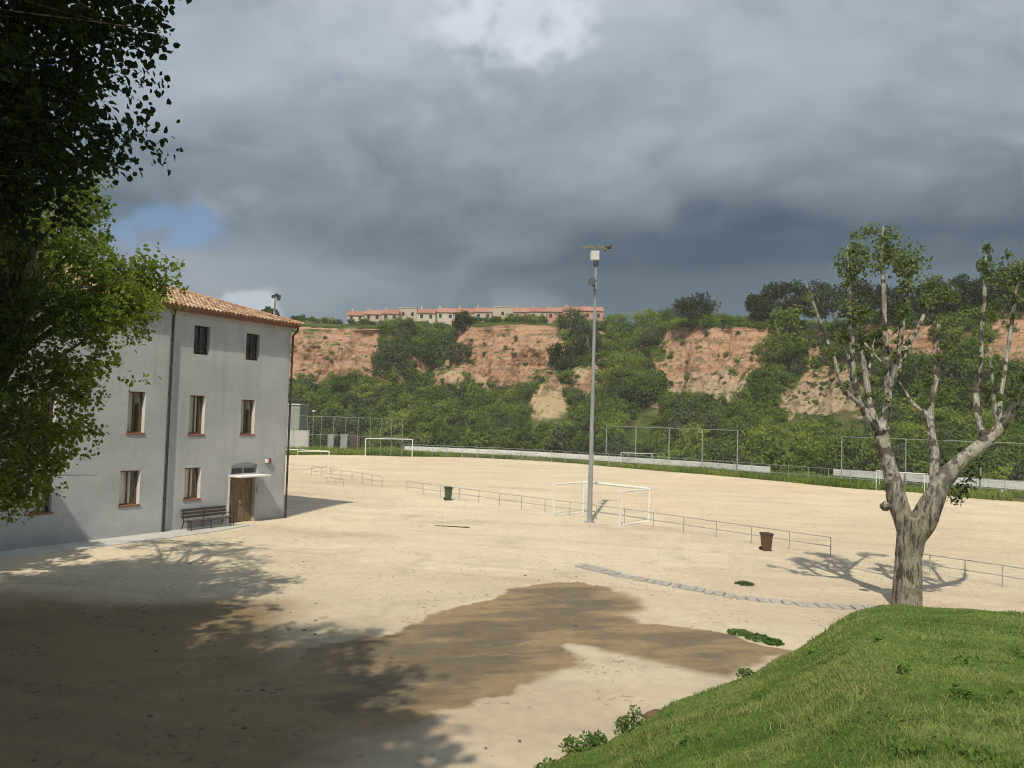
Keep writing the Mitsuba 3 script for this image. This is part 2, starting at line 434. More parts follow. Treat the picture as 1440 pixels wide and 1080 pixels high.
# ------------------------------------------------------------------ ground, yard and pitch
def sheet(poly_pts, z):
    P = Polygon(poly_pts)
    v, f = trimesh.creation.triangulate_polygon(P, engine='earcut')
    v = np.c_[v, np.full(len(v), z)]
    m = trimesh.Trimesh(v, f, process=False)
    if m.face_normals[:, 2].mean() < 0:
        m.invert()
    return m


structure('ground', sheet([(-900, -900), (900, -900), (900, 900), (-900, 900)], -0.012), 'earth_mat', 'grassy earth around the sandy yard and beyond the pitch')
rng = np.random.default_rng(3)
EDGE_PX = [(405, 640), (500, 640), (575, 642), (650, 643), (720, 646), (800, 651), (900, 660), (1000, 668), (1100, 677), (1200, 687), (1280, 692), (1360, 700), (1440, 706)]
EDGE = np.array([ground(x, y)[:2] for x, y in EDGE_PX])
_s = np.r_[0, np.cumsum(np.linalg.norm(np.diff(EDGE, axis=0), axis=1))]
_e = PchipInterpolator(_s, EDGE, axis=0)(np.arange(0, _s[-1], 0.6))
_e = _e + np.c_[0 * _e[:, 0], (meshkit.fbm(np.c_[_e * 0.5, 0 * _e[:, 0]], 4, 3) - 0.5) * 1.0]
yard = [(-90, -30), (60, -30), (75, 40)] + [tuple(q) for q in _e[::-1]] + [(-70, 100), (-95, 60)]
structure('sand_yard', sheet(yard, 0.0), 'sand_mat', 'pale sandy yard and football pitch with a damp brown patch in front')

# ------------------------------------------------------------------ lawn bank under the camera, highest where the photographer stands
BANK = [(-0.95, 10.5), (0.70, 13.5), (2.3, 15.4), (3.5, 16.85), (5.5, 18.9), (7.4, 20.95), (9.0, 23.0), (10.3, 24.75), (11.7, 26.3), (13.4, 27.1), (15.0, 26.95), (17.2, 26.4), (20, 26), (26, 23), (33, 14), (36, 2), (30, -16), (0, -30), (-12, -18), (-9.0, -6), (-7.0, 1), (-4.2, 6)]
_b = np.array(BANK + BANK[:1])
_bs = np.r_[0, np.cumsum(np.linalg.norm(np.diff(_b, axis=0), axis=1))]
_bc = PchipInterpolator(_bs, _b, axis=0)(np.linspace(0, _bs[-1], 900))[:-1]
_th = np.arctan2(_bc[:, 1], _bc[:, 0]); _o = np.argsort(_th)
_th, _rr = _th[_o], np.hypot(*_bc.T)[_o]


def bank_radius(x, y):
    th = np.arctan2(y, x)
    r = np.interp(th, _th, _rr, period=2 * np.pi)
    return r + (meshkit.fbm(np.stack([np.cos(th) * 14, np.sin(th) * 14, 0 * th], -1), 4, 9) - 0.5) * 0.9


def bank_height(x, y):
    x, y = np.asarray(x, float), np.asarray(y, float)
    q = np.clip(np.hypot(x, y) / bank_radius(x, y), 0, 1.1)
    z = 4.42 * (1 - np.clip(q, 0, 1) ** 1.12)
    lip = 0.16 * np.clip((1 - q) / 0.012, 0, 1)
    bump = (meshkit.fbm(np.stack([x * 0.35, y * 0.35, 0 * x], -1), 4, 4) - 0.5) * 0.35 + (meshkit.fbm(np.stack([x * 1.6, y * 1.6, 0 * x], -1), 3, 6) - 0.5) * 0.10
    return np.where(q < 1, z * 0.965 + lip + bump * np.clip((1 - q) / 0.15, 0, 1) * np.clip(np.hypot(x, y) / 5, 0.2, 1), -0.05 - 0.3 * (q - 1))


nt, nq = 720, 110
tt = np.linspace(-np.pi, np.pi, nt, endpoint=False)
R = bank_radius(np.cos(tt) * 20, np.sin(tt) * 20)
qs = np.r_[np.linspace(0.002, 0.9, 80), np.linspace(0.905, 0.985, 20), np.linspace(0.988, 1.003, 10)]
X = (qs[:, None] * R * np.cos(tt)); Y = (qs[:, None] * R * np.sin(tt))
Z = bank_height(X, Y)
Vv = np.stack([X, Y, Z], -1).reshape(-1, 3)
i, j = np.meshgrid(np.arange(nq - 1), np.arange(nt), indexing='ij')
q4 = np.stack([i * nt + j, (i + 1) * nt + j, (i + 1) * nt + (j + 1) % nt, i * nt + (j + 1) % nt], -1).reshape(-1, 4)
structure('lawn_bank', (Vv, q4), 'lawn_mat', 'grassy bank sloping down to the sandy yard', smooth=True)


def blades(x, y, z, h, w, rng, lean=0.5):
    n = len(x)
    a = rng.uniform(0, 2 * np.pi, n); b = rng.uniform(0, 2 * np.pi, n)
    base = np.stack([x, y, z], 1)
    side = np.stack([np.cos(a), np.sin(a), 0 * a], 1) * (w / 2)[:, None]
    bend = np.stack([np.cos(b), np.sin(b), 0 * b], 1) * (h * rng.uniform(0.1, lean, n))[:, None]
    mid = base + bend * 0.35 + np.array([0, 0, 1.0]) * (h * 0.6)[:, None]
    tip = base + bend + np.array([0, 0, 1.0]) * (h * rng.uniform(0.75, 1.0, n))[:, None]
    v = np.stack([base - side, base + side, mid - side * 0.7, mid + side * 0.7, tip], 1).reshape(-1, 3)
    k = np.arange(n)[:, None] * 5
    return v, np.vstack([k + [0, 1, 3], k + [0, 3, 2], k + [2, 3, 4]])


def lawn_points(n, rng, r0=3.2):
    r = r0 * (30 / r0) ** rng.uniform(0, 1, n)
    th = rng.uniform(0.42, 1.62, n)
    x, y = r * np.cos(th), r * np.sin(th)
    ok = (np.hypot(x, y) < bank_radius(x, y) * 0.997)
    return x[ok], y[ok], r[ok]


rng = np.random.default_rng(11)
x, y, r = lawn_points(300000, rng)
tuft = meshkit.fbm(np.stack([x * 0.9, y * 0.9, 0 * x], -1), 4, 2)
keep = rng.uniform(size=len(x)) < 0.60 + 1.2 * np.clip(tuft - 0.3, 0, 1)
x, y, r, tuft = x[keep], y[keep], r[keep], tuft[keep]
h = (0.032 + 0.055 * np.clip((tuft - 0.40) * 2.6, 0, 1)) * rng.uniform(0.6, 1.4, len(x)) * (1 + r / 60)
w = 0.0055 + r * 0.0010
dry = rng.uniform(size=len(x)) < 0.06 + 0.5 * np.clip((meshkit.fbm(np.stack([x * 0.4, y * 0.4, 0 * x + 9], -1), 4, 12) - 0.5) * 3, 0, 1)
stuff('lawn_grass', blades(x[~dry], y[~dry], bank_height(x[~dry], y[~dry]) - 0.01, h[~dry], w[~dry], rng, 1.1), 'blade_mat', 'short bright green grass covering the bank')
stuff('dry_grass', blades(x[dry], y[dry], bank_height(x[dry], y[dry]) - 0.01, h[dry] * 1.3, w[dry] * 0.8, rng, 1.2), 'blade_dry_mat', 'yellowish grass stalks scattered through the bank')

# grass verge between the pitch and the far fence
n = 26000
k = rng.integers(0, len(_e) - 1, n)
off = rng.uniform(0, 1, n) ** 1.4
nrm_e = np.gradient(_e, axis=0); nrm_e = np.c_[-nrm_e[:, 1], nrm_e[:, 0]]; nrm_e /= np.linalg.norm(nrm_e, axis=1, keepdims=True)
gp = _e[k] + nrm_e[k] * (off * 11 - 0.4)[:, None]
gl = np.c_[rng.uniform(-46, -8, 14000), rng.uniform(110, 140, 14000)]
gl = gl[gl[:, 1] > np.interp(gl[:, 0], _e[:, 0], _e[:, 1]) - 0.3]
gp = np.vstack([gp, gl])
hh = rng.uniform(0.25, 0.95, len(gp)) * (0.5 + meshkit.fbm(np.c_[gp * 0.2, 0 * gp[:, 0]], 3, 8))
stuff('verge_grass', blades(gp[:, 0], gp[:, 1], np.full(len(gp), -0.02), hh, np.full(len(gp), 0.16), rng, 0.7), 'scrub_light_mat', 'rough green grass along the far edge of the pitch')

# ------------------------------------------------------------------ hillside: a lofted escarpment with red cliffs
KN = np.arange(9.0)
FOOT = np.array([(-320, 150), (-120, 147), (-60, 143), (-14, 137), (20, 112), (52, 88), (90, 62), (150, 25), (260, -40)], float)
BASE = np.array([(-320, 178), (-125, 174), (-62, 168), (-6, 160), (32, 136), (70, 112), (115, 88), (180, 52), (300, -10)], float)
CTOP = np.array([(-320, 186), (-128, 182), (-64, 175), (-3, 166), (36, 143), (76, 119), (122, 95), (190, 60), (310, 0)], float)
FARL = np.array([(-360, 520), (-150, 520), (-70, 520), (20, 500), (130, 470), (250, 400), (380, 310), (520, 200), (660, 70)], float)
ts = np.linspace(0, 8, 1000)
foot, base_l, ctop, farl = (PchipInterpolator(KN, L, axis=0)(ts) for L in (FOOT, BASE, CTOP, FARL))
outw = ctop - foot; outw /= np.linalg.norm(outw, axis=1, keepdims=True)
xm = ctop[:, 0]


def bumpf(c, w):
    return np.exp(-((xm - c) / w) ** 2)


gully = 0.9 * bumpf(-19, 6) + 1.0 * bumpf(20, 9) + 0.75 * bumpf(52, 6) + 0.8 * bumpf(-95, 14) + 0.8 * bumpf(105, 12)
wob = (meshkit.fbm(np.c_[xm * 0.06, 0 * xm, 0 * xm], 4, 31) - 0.5) * 7
base_l = base_l + outw * (gully * 4 + wob)[:, None]
ctop = ctop + outw * (gully * 17 + wob)[:, None]
z_base = 10.5 - 1.5 * gully + (meshkit.fbm(np.c_[xm * 0.05, 0 * xm + 3, 0 * xm], 3, 33) - 0.5) * 4
z_top = 25.6 - 0.015 * np.clip(xm + 40, 0, 200) + (meshkit.fbm(np.c_[xm * 0.05, 0 * xm + 7, 0 * xm], 3, 35) - 0.5) * 2.5
rows, zs, va = [], [], []
for v in np.linspace(0, 1, 34):
    rows.append(foot + (base_l - foot) * v); zs.append(z_base * v ** 1.25 - 0.3 * (v == 0)); va.append(0.0)
for v in np.linspace(0, 1, 64)[1:]:
    rows.append(base_l + (ctop - base_l) * (v ** 1.3)[..., None] if False else base_l + (ctop - base_l) * v ** 1.25); zs.append(z_base + (z_top - z_base) * v); va.append(math.sin(math.pi * min(1, v * 1.02)) ** 0.4 if v < 0.98 else 0.1)
for v in (np.linspace(0, 1, 46)[1:]) ** 2.2:
    rows.append(ctop + (farl - ctop) * v); zs.append(z_top + (52 - z_top) * v ** 0.8 + 0.4); va.append(0.0)
P = np.array(rows); Zt = np.array(zs); va = np.array(va)
xx = np.broadcast_to(xm, Zt.shape)
rill = meshkit.fbm(np.stack([xx * 0.5, Zt * 0.13, 0 * xx], -1), 5, 51) - 0.5
ridge = meshkit.fbm(np.stack([xx * 0.16, Zt * 0.12, 0 * xx + 5], -1), 4, 52) - 0.5
strat = meshkit.fbm(np.stack([xx * 0.12, Zt * 1.5, 0 * xx + 2], -1), 4, 53) - 0.5
fine = meshkit.fbm(np.stack([xx * 1.6, Zt * 1.2, 0 * xx + 8], -1), 4, 54) - 0.5
disp = va[:, None] * (ridge * 7 + rill * 5.5 + strat * 0.5 + fine * 0.8)
P = P + outw[None] * disp[..., None]
und = meshkit.fbm(np.stack([P[..., 0] * 0.08, P[..., 1] * 0.08, 0 * xx], -1), 4, 55) - 0.5
Zt = Zt + und * np.where(va[:, None] > 0, 0.6, 2.0) * np.clip(np.arange(len(Zt)) / 8, 0, 1)[:, None]


def spur(px, py, depth, w, h, out):
    """a bare spur of eroded soil standing out of the slope"""
    global P
    c = at(px, py, depth)
    d = np.exp(-((P[..., 0] - c[0]) / w) ** 2 - ((Zt - c[2]) / h) ** 2)
    rl = 0.75 + 0.9 * (meshkit.fbm(np.stack([xx * 0.9, Zt * 0.12, 0 * xx + 1], -1), 4, 60) - 0.1)
    P = P - outw[None] * (d * out * rl)[..., None]
    return c


BARE = [(*spur(772, 558, 148, 3.2, 4.0, 5.0), 4.3), (*spur(1155, 556, 108, 5.5, 4.5, 4.0), 6.3), (*spur(1200, 590, 102, 2.0, 3.0, 2.0), 3.0), (*spur(885, 600, 118, 3.0, 2.0, 1.5), 3.4), (*spur(630, 530, 158, 3.4, 2.2, 2.5), 3.6),
        (*spur(1350, 590, 95, 1.0, 2.0, 1.0), 1.6), (*spur(1215, 520, 112, 3.0, 3.0, 1.0), 3.4), (*spur(815, 525, 152, 1.8, 2.2, 1.0), 2.4), (*spur(1090, 585, 108, 1.5, 1.5, 0.6), 1.8)]
HV = np.concatenate([P, Zt[..., None]], -1)
nr, nc = Zt.shape
i, j = np.meshgrid(np.arange(nr - 1), np.arange(nc - 1), indexing='ij')
q4 = np.stack([i * nc + j, i * nc + j + 1, (i + 1) * nc + j + 1, (i + 1) * nc + j], -1).reshape(-1, 4)


def hill_color(p, n, uv):
    x, y, z = p.x, p.y, p.z
    w = fbm(x * 0.25, y * 0.25, z * 0.35, 4)
    f = fbm(x * 1.6, y * 1.6, z * 1.6, 3)
    band = fbm(x * 0.03, y * 0.03, z * 1.1 + w * 1.2, 3)
    red = mix((0.43, 0.24, 0.155), (0.50, 0.315, 0.21), smoothstep(0.3, 0.7, band))
    pale = mix((0.41, 0.295, 0.195), (0.50, 0.39, 0.275), f)
    level = smoothstep(10.0, 15.5, z + (w - 0.5) * 9 - 0.04 * (x - 5))
    soil = mix(pale, red, level)
    soil = soil * (0.8 + 0.4 * f)
    tuft = smoothstep(0.57, 0.66, fbm(x * 0.9 + 3, y * 0.9, z * 0.8, 4))
    soil = mix(soil, mi.Color3f(0.14, 0.13, 0.07), tuft * 0.6)
    green = mix((0.055, 0.085, 0.022), (0.14, 0.14, 0.055), smoothstep(0.4, 0.7, w)) * (0.7 + 0.6 * f)
    bare = 1 - smoothstep(0.66, 0.84, n.z + (w - 0.5) * 0.25)
    spots = mi.Float(0)
    for bx, by, bz, br in BARE:
        dd = dr.sqrt(dr.square(x - bx) + dr.square((y - by) * 0.45) + dr.square(z - bz))
        spots = dr.maximum(spots, 1 - smoothstep(br * 0.8, br * 1.15, dd + (w - 0.5) * 3))
    ochre = mix((0.43, 0.32, 0.185), (0.51, 0.40, 0.25), f)
    soil = mix(soil, mix(ochre, mi.Color3f(0.13, 0.12, 0.05), tuft * 0.7), spots)
    return mix(green, soil, dr.maximum(bare, spots))


scene['hill_mat'] = diffuse(proc(hill_color))
structure('hillside', (HV.reshape(-1, 3), q4), 'hill_mat', 'steep hillside with bare red and ochre earth cliffs below a plateau', smooth=False)
HP = project(HV.reshape(-1, 3)); HVf = HV.reshape(-1, 3)
ROW = np.repeat(np.arange(nr), nc)


def on_hill(px, py, rows=None):
    """the point of the hillside seen at a pixel"""
    e = np.hypot(HP[:, 0] - px, HP[:, 1] - py) + 0.015 * np.maximum(HP[:, 2] - 60, 0) + (HP[:, 2] < 5) * 1e6
    if rows is not None:
        e = e + (~rows) * 1e6
    return HVf[np.argmin(e)]


# ------------------------------------------------------------------ plants far off: a few kinds, copied
def clump_tree(rng, n_clump, shape, leaves, size, spread, nbias=0.9):
    """leaf cards in clumps through an ellipsoid: shape (rx, ry, rz, zc)"""
    rx, ry, rz, zc = shape
    u = rng.normal(size=(n_clump, 3)); u /= np.linalg.norm(u, axis=1, keepdims=True)
    u *= (rng.uniform(0.25, 1, n_clump) ** 0.45)[:, None]
    cc = u * [rx, ry, rz] + [0, 0, zc]
    rad = spread * rng.uniform(0.65, 1.35, n_clump)
    k = rng.integers(0, n_clump, leaves)
    d = rng.normal(size=(leaves, 3)); d /= np.linalg.norm(d, axis=1, keepdims=True)
    c = cc[k] + d * (rad[k] * rng.uniform(0.55, 1.05, leaves))[:, None] * [1, 1, 0.8]
    c[:, 2] = np.maximum(c[:, 2], 0.05)
    nn = d * nbias + rng.normal(size=(leaves, 3)) * 0.55 + np.array([0, 0, 0.25])
    return leaf_mesh(c, nn, size * rng.uniform(0.7, 1.35, leaves), rng, 0.8), cc


def put(x, y, z, s, a, sz=1.0):
    return T().translate([float(x), float(y), float(z)]).rotate([0, 0, 1], float(math.degrees(a))).scale([float(s), float(s), float(s * sz)])


rng = np.random.default_rng(21)
PROTO = {}
for kname, kw, mats in (('bush', dict(n_clump=22, shape=(1.0, 1.0, 0.62, 0.62), leaves=850, size=0.19, spread=0.42), ('scrub_mat', 'scrub_light_mat', 'olive_mat')),
                        ('round_tree', dict(n_clump=30, shape=(0.95, 0.95, 1.15, 1.35), leaves=1150, size=0.18, spread=0.40), ('scrub_mat', 'scrub_light_mat', 'olive_mat'))):
    for m, mat in enumerate(mats):
        for v in range(2):
            mesh, _ = clump_tree(rng, **kw)
            gid = f'{kname}_{m}_{v}'
            scene[gid] = {'type': 'shapegroup', 'foliage': mikit.ply(mesh, mat)}
            PROTO.setdefault((kname, mat), []).append(gid)

# bare faces (pixels of the photograph, used to sow the scrub where the hill is overgrown)
FACES = [Polygon(p) for p in (
    [(380, 448), (535, 455), (528, 480), (520, 515), (470, 523), (440, 532), (380, 520)],
    [(665, 452), (785, 454), (790, 480), (765, 500), (770, 530), (745, 528), (700, 540), (660, 528), (650, 505), (640, 480), (650, 462)],
    [(772, 530), (785, 535), (802, 585), (800, 596), (745, 596), (745, 580), (760, 545)],
    [(613, 515), (650, 512), (652, 532), (625, 542), (612, 538)],
    [(945, 462), (1030, 458), (1075, 462), (1062, 480), (1050, 500), (1060, 520), (1040, 552), (1015, 560), (950, 545), (925, 515), (930, 490)],
    [(1095, 590), (1105, 560), (1135, 520), (1175, 512), (1200, 505), (1225, 620), (1190, 600), (1165, 585), (1140, 570), (1110, 600)],
    [(865, 618), (885, 600), (905, 572), (928, 575), (915, 600), (895, 622)],
    [(1215, 455), (1312, 460), (1318, 490), (1215, 480)],
    [(1395, 437), (1470, 437), (1470, 510), (1400, 490)],
    [(1343, 605), (1350, 580), (1362, 572), (1362, 590), (1352, 608)],
    [(805, 515), (838, 515), (838, 545), (812, 538)])]


def on_face(px, py):
    pt = Point(px, py)
    return any(f.contains(pt) for f in FACES)


placed = []
tries = 0
while len(placed) < 1700 and tries < 40000:
    tries += 1
    zone = rng.uniform()
    if zone < 0.55:
        rw = int(rng.integers(1, 40))
    elif zone < 0.80:
        rw = int(rng.integers(38, 96))
    else:
        rw = int(rng.integers(97, 112))
    cl = int(rng.integers(60, 930))
    pt = HV[rw, cl]
    pr = project(pt)
    if pr[2] < 20 or not (330 < pr[0] < 1560):
        continue
    if zone < 0.55:
        s = rng.uniform(1.3, 2.6) * (1.15 if rw < 12 else 0.95)
    elif zone < 0.80:
        s = rng.uniform(0.9, 2.1)
    else:
        s = rng.uniform(0.4, 1.5)
    hpx = s * 1.5 * F / pr[2]
    wpx = s * 1.0 * F / pr[2]
    if any(on_face(pr[0] + dx * wpx, pr[1] - k * hpx) for k in (0, 0.5, 1.0) for dx in (-0.6, 0, 0.6)):
        if not (0.55 < zone < 0.80 and rng.uniform() < 0.07):
            continue
        s = rng.uniform(0.3, 0.7)
    if any((pt[0] - q[0]) ** 2 + (pt[1] - q[1]) ** 2 + (pt[2] - q[2]) ** 2 < (0.42 * (s + q[3])) ** 2 for q in placed):
        continue
    placed.append((*pt, s))
    tree_like = zone < 0.55 and rng.uniform() < 0.4
    mat = ('scrub_mat', 'scrub_light_mat', 'olive_mat')[rng.choice(3, p=[0.5, 0.33, 0.17])]
    gid = PROTO[('round_tree' if tree_like else 'bush', mat)][int(rng.integers(0, 2))]
    scene[f'scrub_woodland__{len(placed):03d}'] = {'type': 'instance', 'sg': {'type': 'ref', 'id': gid}, 'to_world': put(pt[0], pt[1], pt[2] - 0.25 * s, s * (0.85 if tree_like else 1.0), rng.uniform(0, 6.28), rng.uniform(0.85, 1.25))}
rt_ = np.random.default_rng(77)
for k in range(90):
    px = rt_.uniform(412, 860); pt = on_hill(px, rt_.uniform(441, 451), (ROW >= 96) & (ROW < 114)); s = rt_.uniform(0.5, 1.3)
    placed.append((*pt, s))
    scene[f'scrub_woodland__{len(placed):03d}'] = {'type': 'instance', 'sg': {'type': 'ref', 'id': PROTO[('bush', ('scrub_mat', 'scrub_light_mat', 'olive_mat')[int(rt_.integers(0, 3))])][int(rt_.integers(0, 2))]}, 'to_world': put(pt[0] + rt_.normal() * 0.5, pt[1], pt[2] - 0.2 * s, s, rt_.uniform(0, 6.28), rt_.uniform(0.8, 1.2))}
for m, mat in enumerate(('scrub_mat', 'scrub_light_mat', 'olive_mat')):
    mesh, _ = clump_tree(rt_, 9, (0.8, 0.8, 0.5, 0.4), 260, 0.26, 0.45)
    scene[f'tuft_{m}'] = {'type': 'shapegroup', 'foliage': mikit.ply(mesh, mat)}
nt_ = 0
for _ in range(9000):
    if nt_ >= 1500: break
    rw = int(rt_.integers(1, 60) if rt_.uniform() < 0.72 else rt_.integers(60, 112)); cl = int(rt_.integers(60, 930))
    pt = HV[rw, cl] * (1, 1, 1); pr = project(pt)
    if pr[2] < 20 or not (380 < pr[0] < 1500): continue
    face = on_face(pr[0], pr[1] - 3)
    if face and rt_.uniform() > (0.45 if pr[0] > 1090 and pr[1] > 500 else 0.05): continue
    sz_ = rt_.uniform(0.25, 0.6) if face else rt_.uniform(0.35, 1.1)
    nt_ += 1
    scene[f'hill_tufts__{nt_:03d}'] = {'type': 'instance', 'sg': {'type': 'ref', 'id': f'tuft_{2 if face else int(rt_.choice(3, p=[0.45, 0.3, 0.25]))}'}, 'to_world': put(pt[0], pt[1], pt[2] - 0.1, sz_, rt_.uniform(0, 6.28), rt_.uniform(0.7, 1.3))}
labels['hill_tufts'] = {'label': 'small tufts and low shrubs dotted over the cliffs and slopes', 'kind': 'stuff'}
labels['scrub_woodland'] = {'label': 'dense green scrub and bushes covering the hillside below the cliffs', 'kind': 'stuff'}


def far_tree(name, label, cat, px, py_base, py_top, w_px, mat, shape='round', group=None, rows=None, point=None):
    """a single tree or bush on the hill: trunk and crown"""
    pt = on_hill(px, py_base, rows) if point is None else point
    dpt = project(pt)[2]
    H = (py_base - py_top) / F * dpt
    Wd = w_px / F * dpt / 2
    r = np.random.default_rng(int(px * 7 + py_base))
    key = thing(name, label, cat, group)
    if shape == 'pine':
        mesh, cc = clump_tree(r, 34, (Wd * 0.95, Wd * 0.95, H * 0.36, H * 0.60), 3400, max(0.32, H * 0.05), H * 0.16)
        th = H * 0.7
    elif shape == 'bush':
        mesh, cc = clump_tree(r, 34, (Wd * 0.8, Wd * 0.8, H * 0.40, H * 0.48), 2600, max(0.30, H * 0.06), max(Wd, H * 0.5) * 0.3)
        th = H * 0.4
    else:
        mesh, cc = clump_tree(r, 36, (Wd * 0.8, Wd * 0.8, H * 0.36, H * 0.58), 1700, max(0.30, H * 0.05), max(Wd, H * 0.4) * 0.30)
        th = H * 0.6
    mesh = (mesh[0] + pt, mesh[1])
    part(key, 'crown', mesh, mat)
    tr = [tube(smooth_path([(0, 0, -0.4), (r.normal() * 0.15, r.normal() * 0.15, th * 0.5), (r.normal() * 0.3, r.normal() * 0.3, th)], 8), np.linspace(0.035, 0.012, 8) * H + 0.05, 7)]
    for c in cc[:7]:
        tr.append(tube(smooth_path([(0, 0, th * 0.35), (c[0] * 0.4, c[1] * 0.4, th * 0.35 + (c[2] - th * 0.35) * 0.6), tuple(c)], 5), np.linspace(0.014, 0.004, 5) * H + 0.02, 5))
    m = join(tr); m.apply_translation(pt)
    part(key, 'trunk', m, 'bark_mat', smooth=True)
    return key


top_rows = (ROW >= 96) & (ROW < 112)
for a in [
    ('bush', 'dark rounded bush beside the right end of the left red cliff', 'bush', 546, 524, 478, 52, 'olive_mat', 'bush'),
    ('bush', 'broad dark green bush in the gully left of the middle red cliff', 'bush', 612, 514, 458, 70, 'scrub_mat', 'bush'),
    ('bush', 'dark grey green bush hugging the left edge of the middle cliff', 'bush', 645, 512, 478, 40, 'olive_mat', 'bush'),
    ('bush', 'small dark bush on the cliff rim just below the terraced houses', 'bush', 651, 468, 434, 32, 'pine_mat', 'bush'),
    ('bush', 'small dark bush at the top of the gully between the two left cliffs', 'bush', 570, 474, 444, 30, 'olive_mat', 'bush'),
    ('tree', 'dark tree on the right shoulder of the middle cliff, left of the light mast', 'tree', 803, 478, 431, 48, 'olive_mat', 'round'),
    ('tree', 'dark bushy tree below the right shoulder of the middle cliff', 'tree', 790, 528, 478, 46, 'pine_mat', 'round'),
    ('tree', 'dark tree directly behind the tall light mast, below the skyline', 'tree', 826, 508, 452, 48, 'olive_mat', 'round'),
    ('tree', 'light green rounded tree on the skyline just right of the light mast', 'tree', 866, 452, 431, 40, 'scrub_light_mat', 'bush'),
    ('tree', 'pale green rounded tree on the skyline left of the dark skyline tree', 'tree', 908, 452, 423, 50, 'scrub_light_mat', 'bush'),
    ('tree', 'mid green tree standing between the pale green and the dark skyline trees', 'tree', 938, 454, 424, 44, 'scrub_mat', 'bush'),
    ('tree', 'large dark tree above the left end of the right hand cliff', 'tree', 978, 456, 409, 66, 'pine_mat', 'bush'),
    ('tree', 'green bushy tree left of the bare cliff under the dark skyline tree', 'tree', 918, 490, 458, 46, 'olive_mat', 'bush'),
    ('tree', 'bright green tree halfway up the slope right of the light mast', 'tree', 880, 540, 490, 70, 'scrub_light_mat', 'round'),
    ('tree', 'dark green tree at mid slope between the light mast and the right cliff', 'tree', 905, 575, 520, 70, 'scrub_mat', 'round'),
    ('tree', 'tall dark tree standing at the right end of the bare right hand cliff', 'tree', 1068, 457, 403, 46, 'pine_mat', 'bush'),
    ('tree', 'light green leafy tree left of the pollarded tree, in front of the cliff end', 'tree', 1103, 520, 425, 52, 'scrub_light_mat', 'round'),
    ('tree', 'dark green tree below the cliff end, left of the ochre spur', 'tree', 1092, 520, 470, 60, 'scrub_mat', 'round'),
    ('tree', 'dark bushy tree right of the ochre spur, between the pollarded limbs', 'tree', 1290, 560, 490, 90, 'scrub_mat', 'round'),
    ('tree', 'rounded light green tree behind the right goal, between the two main limbs', 'tree', 1290, 640, 590, 70, 'scrub_light_mat', 'bush'),
    ('tree', 'dark green tree at the right edge of the photo below the red cliff', 'tree', 1415, 585, 500, 80, 'scrub_mat', 'round'),
    ('tree', 'dense dark green tree behind the right end of the white wall', 'tree', 1405, 660, 595, 110, 'scrub_mat', 'round'),
    ('tree', 'green tree just behind the tall net fence, centre', 'tree', 975, 640, 560, 80, 'olive_mat', 'round'),
    ('tree', 'darker tree behind the right end of the tall net fence', 'tree', 1030, 640, 585, 60, 'scrub_mat', 'round'),
]:
    far_tree(*a)
for px, pt_, w, lab in [(1100, 396, 66, 'first of the dark skyline pines counted from the left'), (1150, 396, 60, 'dark skyline pine above the ochre spur'), (1203, 397, 62, 'dark skyline pine behind the left pollarded stems'),
                        (1255, 405, 58, 'dark skyline pine behind the tallest pollarded stem'), (1306, 402, 58, 'dark skyline pine behind the dark leafy stem'), (1350, 402, 58, 'dark skyline pine between the two groups of pollarded stems'),
                        (1398, 398, 58, 'dark skyline pine behind the right pollarded stems'), (1440, 400, 60, 'dark skyline pine cut by the right edge of the photo')]:
    far_tree('pine_tree', lab, 'pine tree', px, 462, pt_, w, 'pine_mat', 'pine', 'pines along the skyline', rows=top_rows)

# ------------------------------------------------------------------ houses on the plateau
def house(x0, x1, y_top, y_base, depth, wall, roof, label, win=2, flat=False, hue=0):
    A, B = at(x0, y_base, depth), at(x1, y_base, depth)
    zt, zr = at((x0 + x1) / 2, y_top + (0 if flat else 8.0), depth)[2], at((x0 + x1) / 2, y_top, depth)[2]
    xa, xb, ya = A[0], B[0], depth
    z0 = min(A[2], B[2]) - 4
    key = thing('terraced_house', label, 'house', 'houses in the row on the plateau')
    part(key, 'wall', box(xa + 0.05, xb - 0.05, ya, ya + 8, z0, zt), wall)
    if flat:
        part(key, 'roof', box(xa, xb, ya - 0.2, ya + 8.1, zt + 0.01, zt + 0.3), wall)
    else:
        pts = np.array([(xa, ya - 0.4, zt - 0.1), (xb, ya - 0.4, zt - 0.1), (xa, ya + 8.4, zt - 0.1), (xb, ya + 8.4, zt - 0.1), (xa, ya + 4, zr), (xb, ya + 4, zr)])
        part(key, 'roof', trimesh.convex.convex_hull(np.vstack([pts, pts[:4] + [0, 0, 0.15]])), roof)
        part(key, 'chimney', box(xa + 1.0, xa + 1.6, ya + 3.6, ya + 4.3, zr - 0.5, zr + 0.8), wall)
    zb = at((x0 + x1) / 2, y_base, depth)[2]
    for k in range(win):
        xw = xa + (xb - xa) * (k + 0.5) / win
        hw = min(0.55, (xb - xa) / win * 0.2)
        zc = (zt + zb) / 2 + 0.3
        part(key, 'window', box(xw - hw, xw + hw, ya - 0.06, ya - 0.005, zc - 0.7, zc + 0.7), 'house_window_mat')
    return key


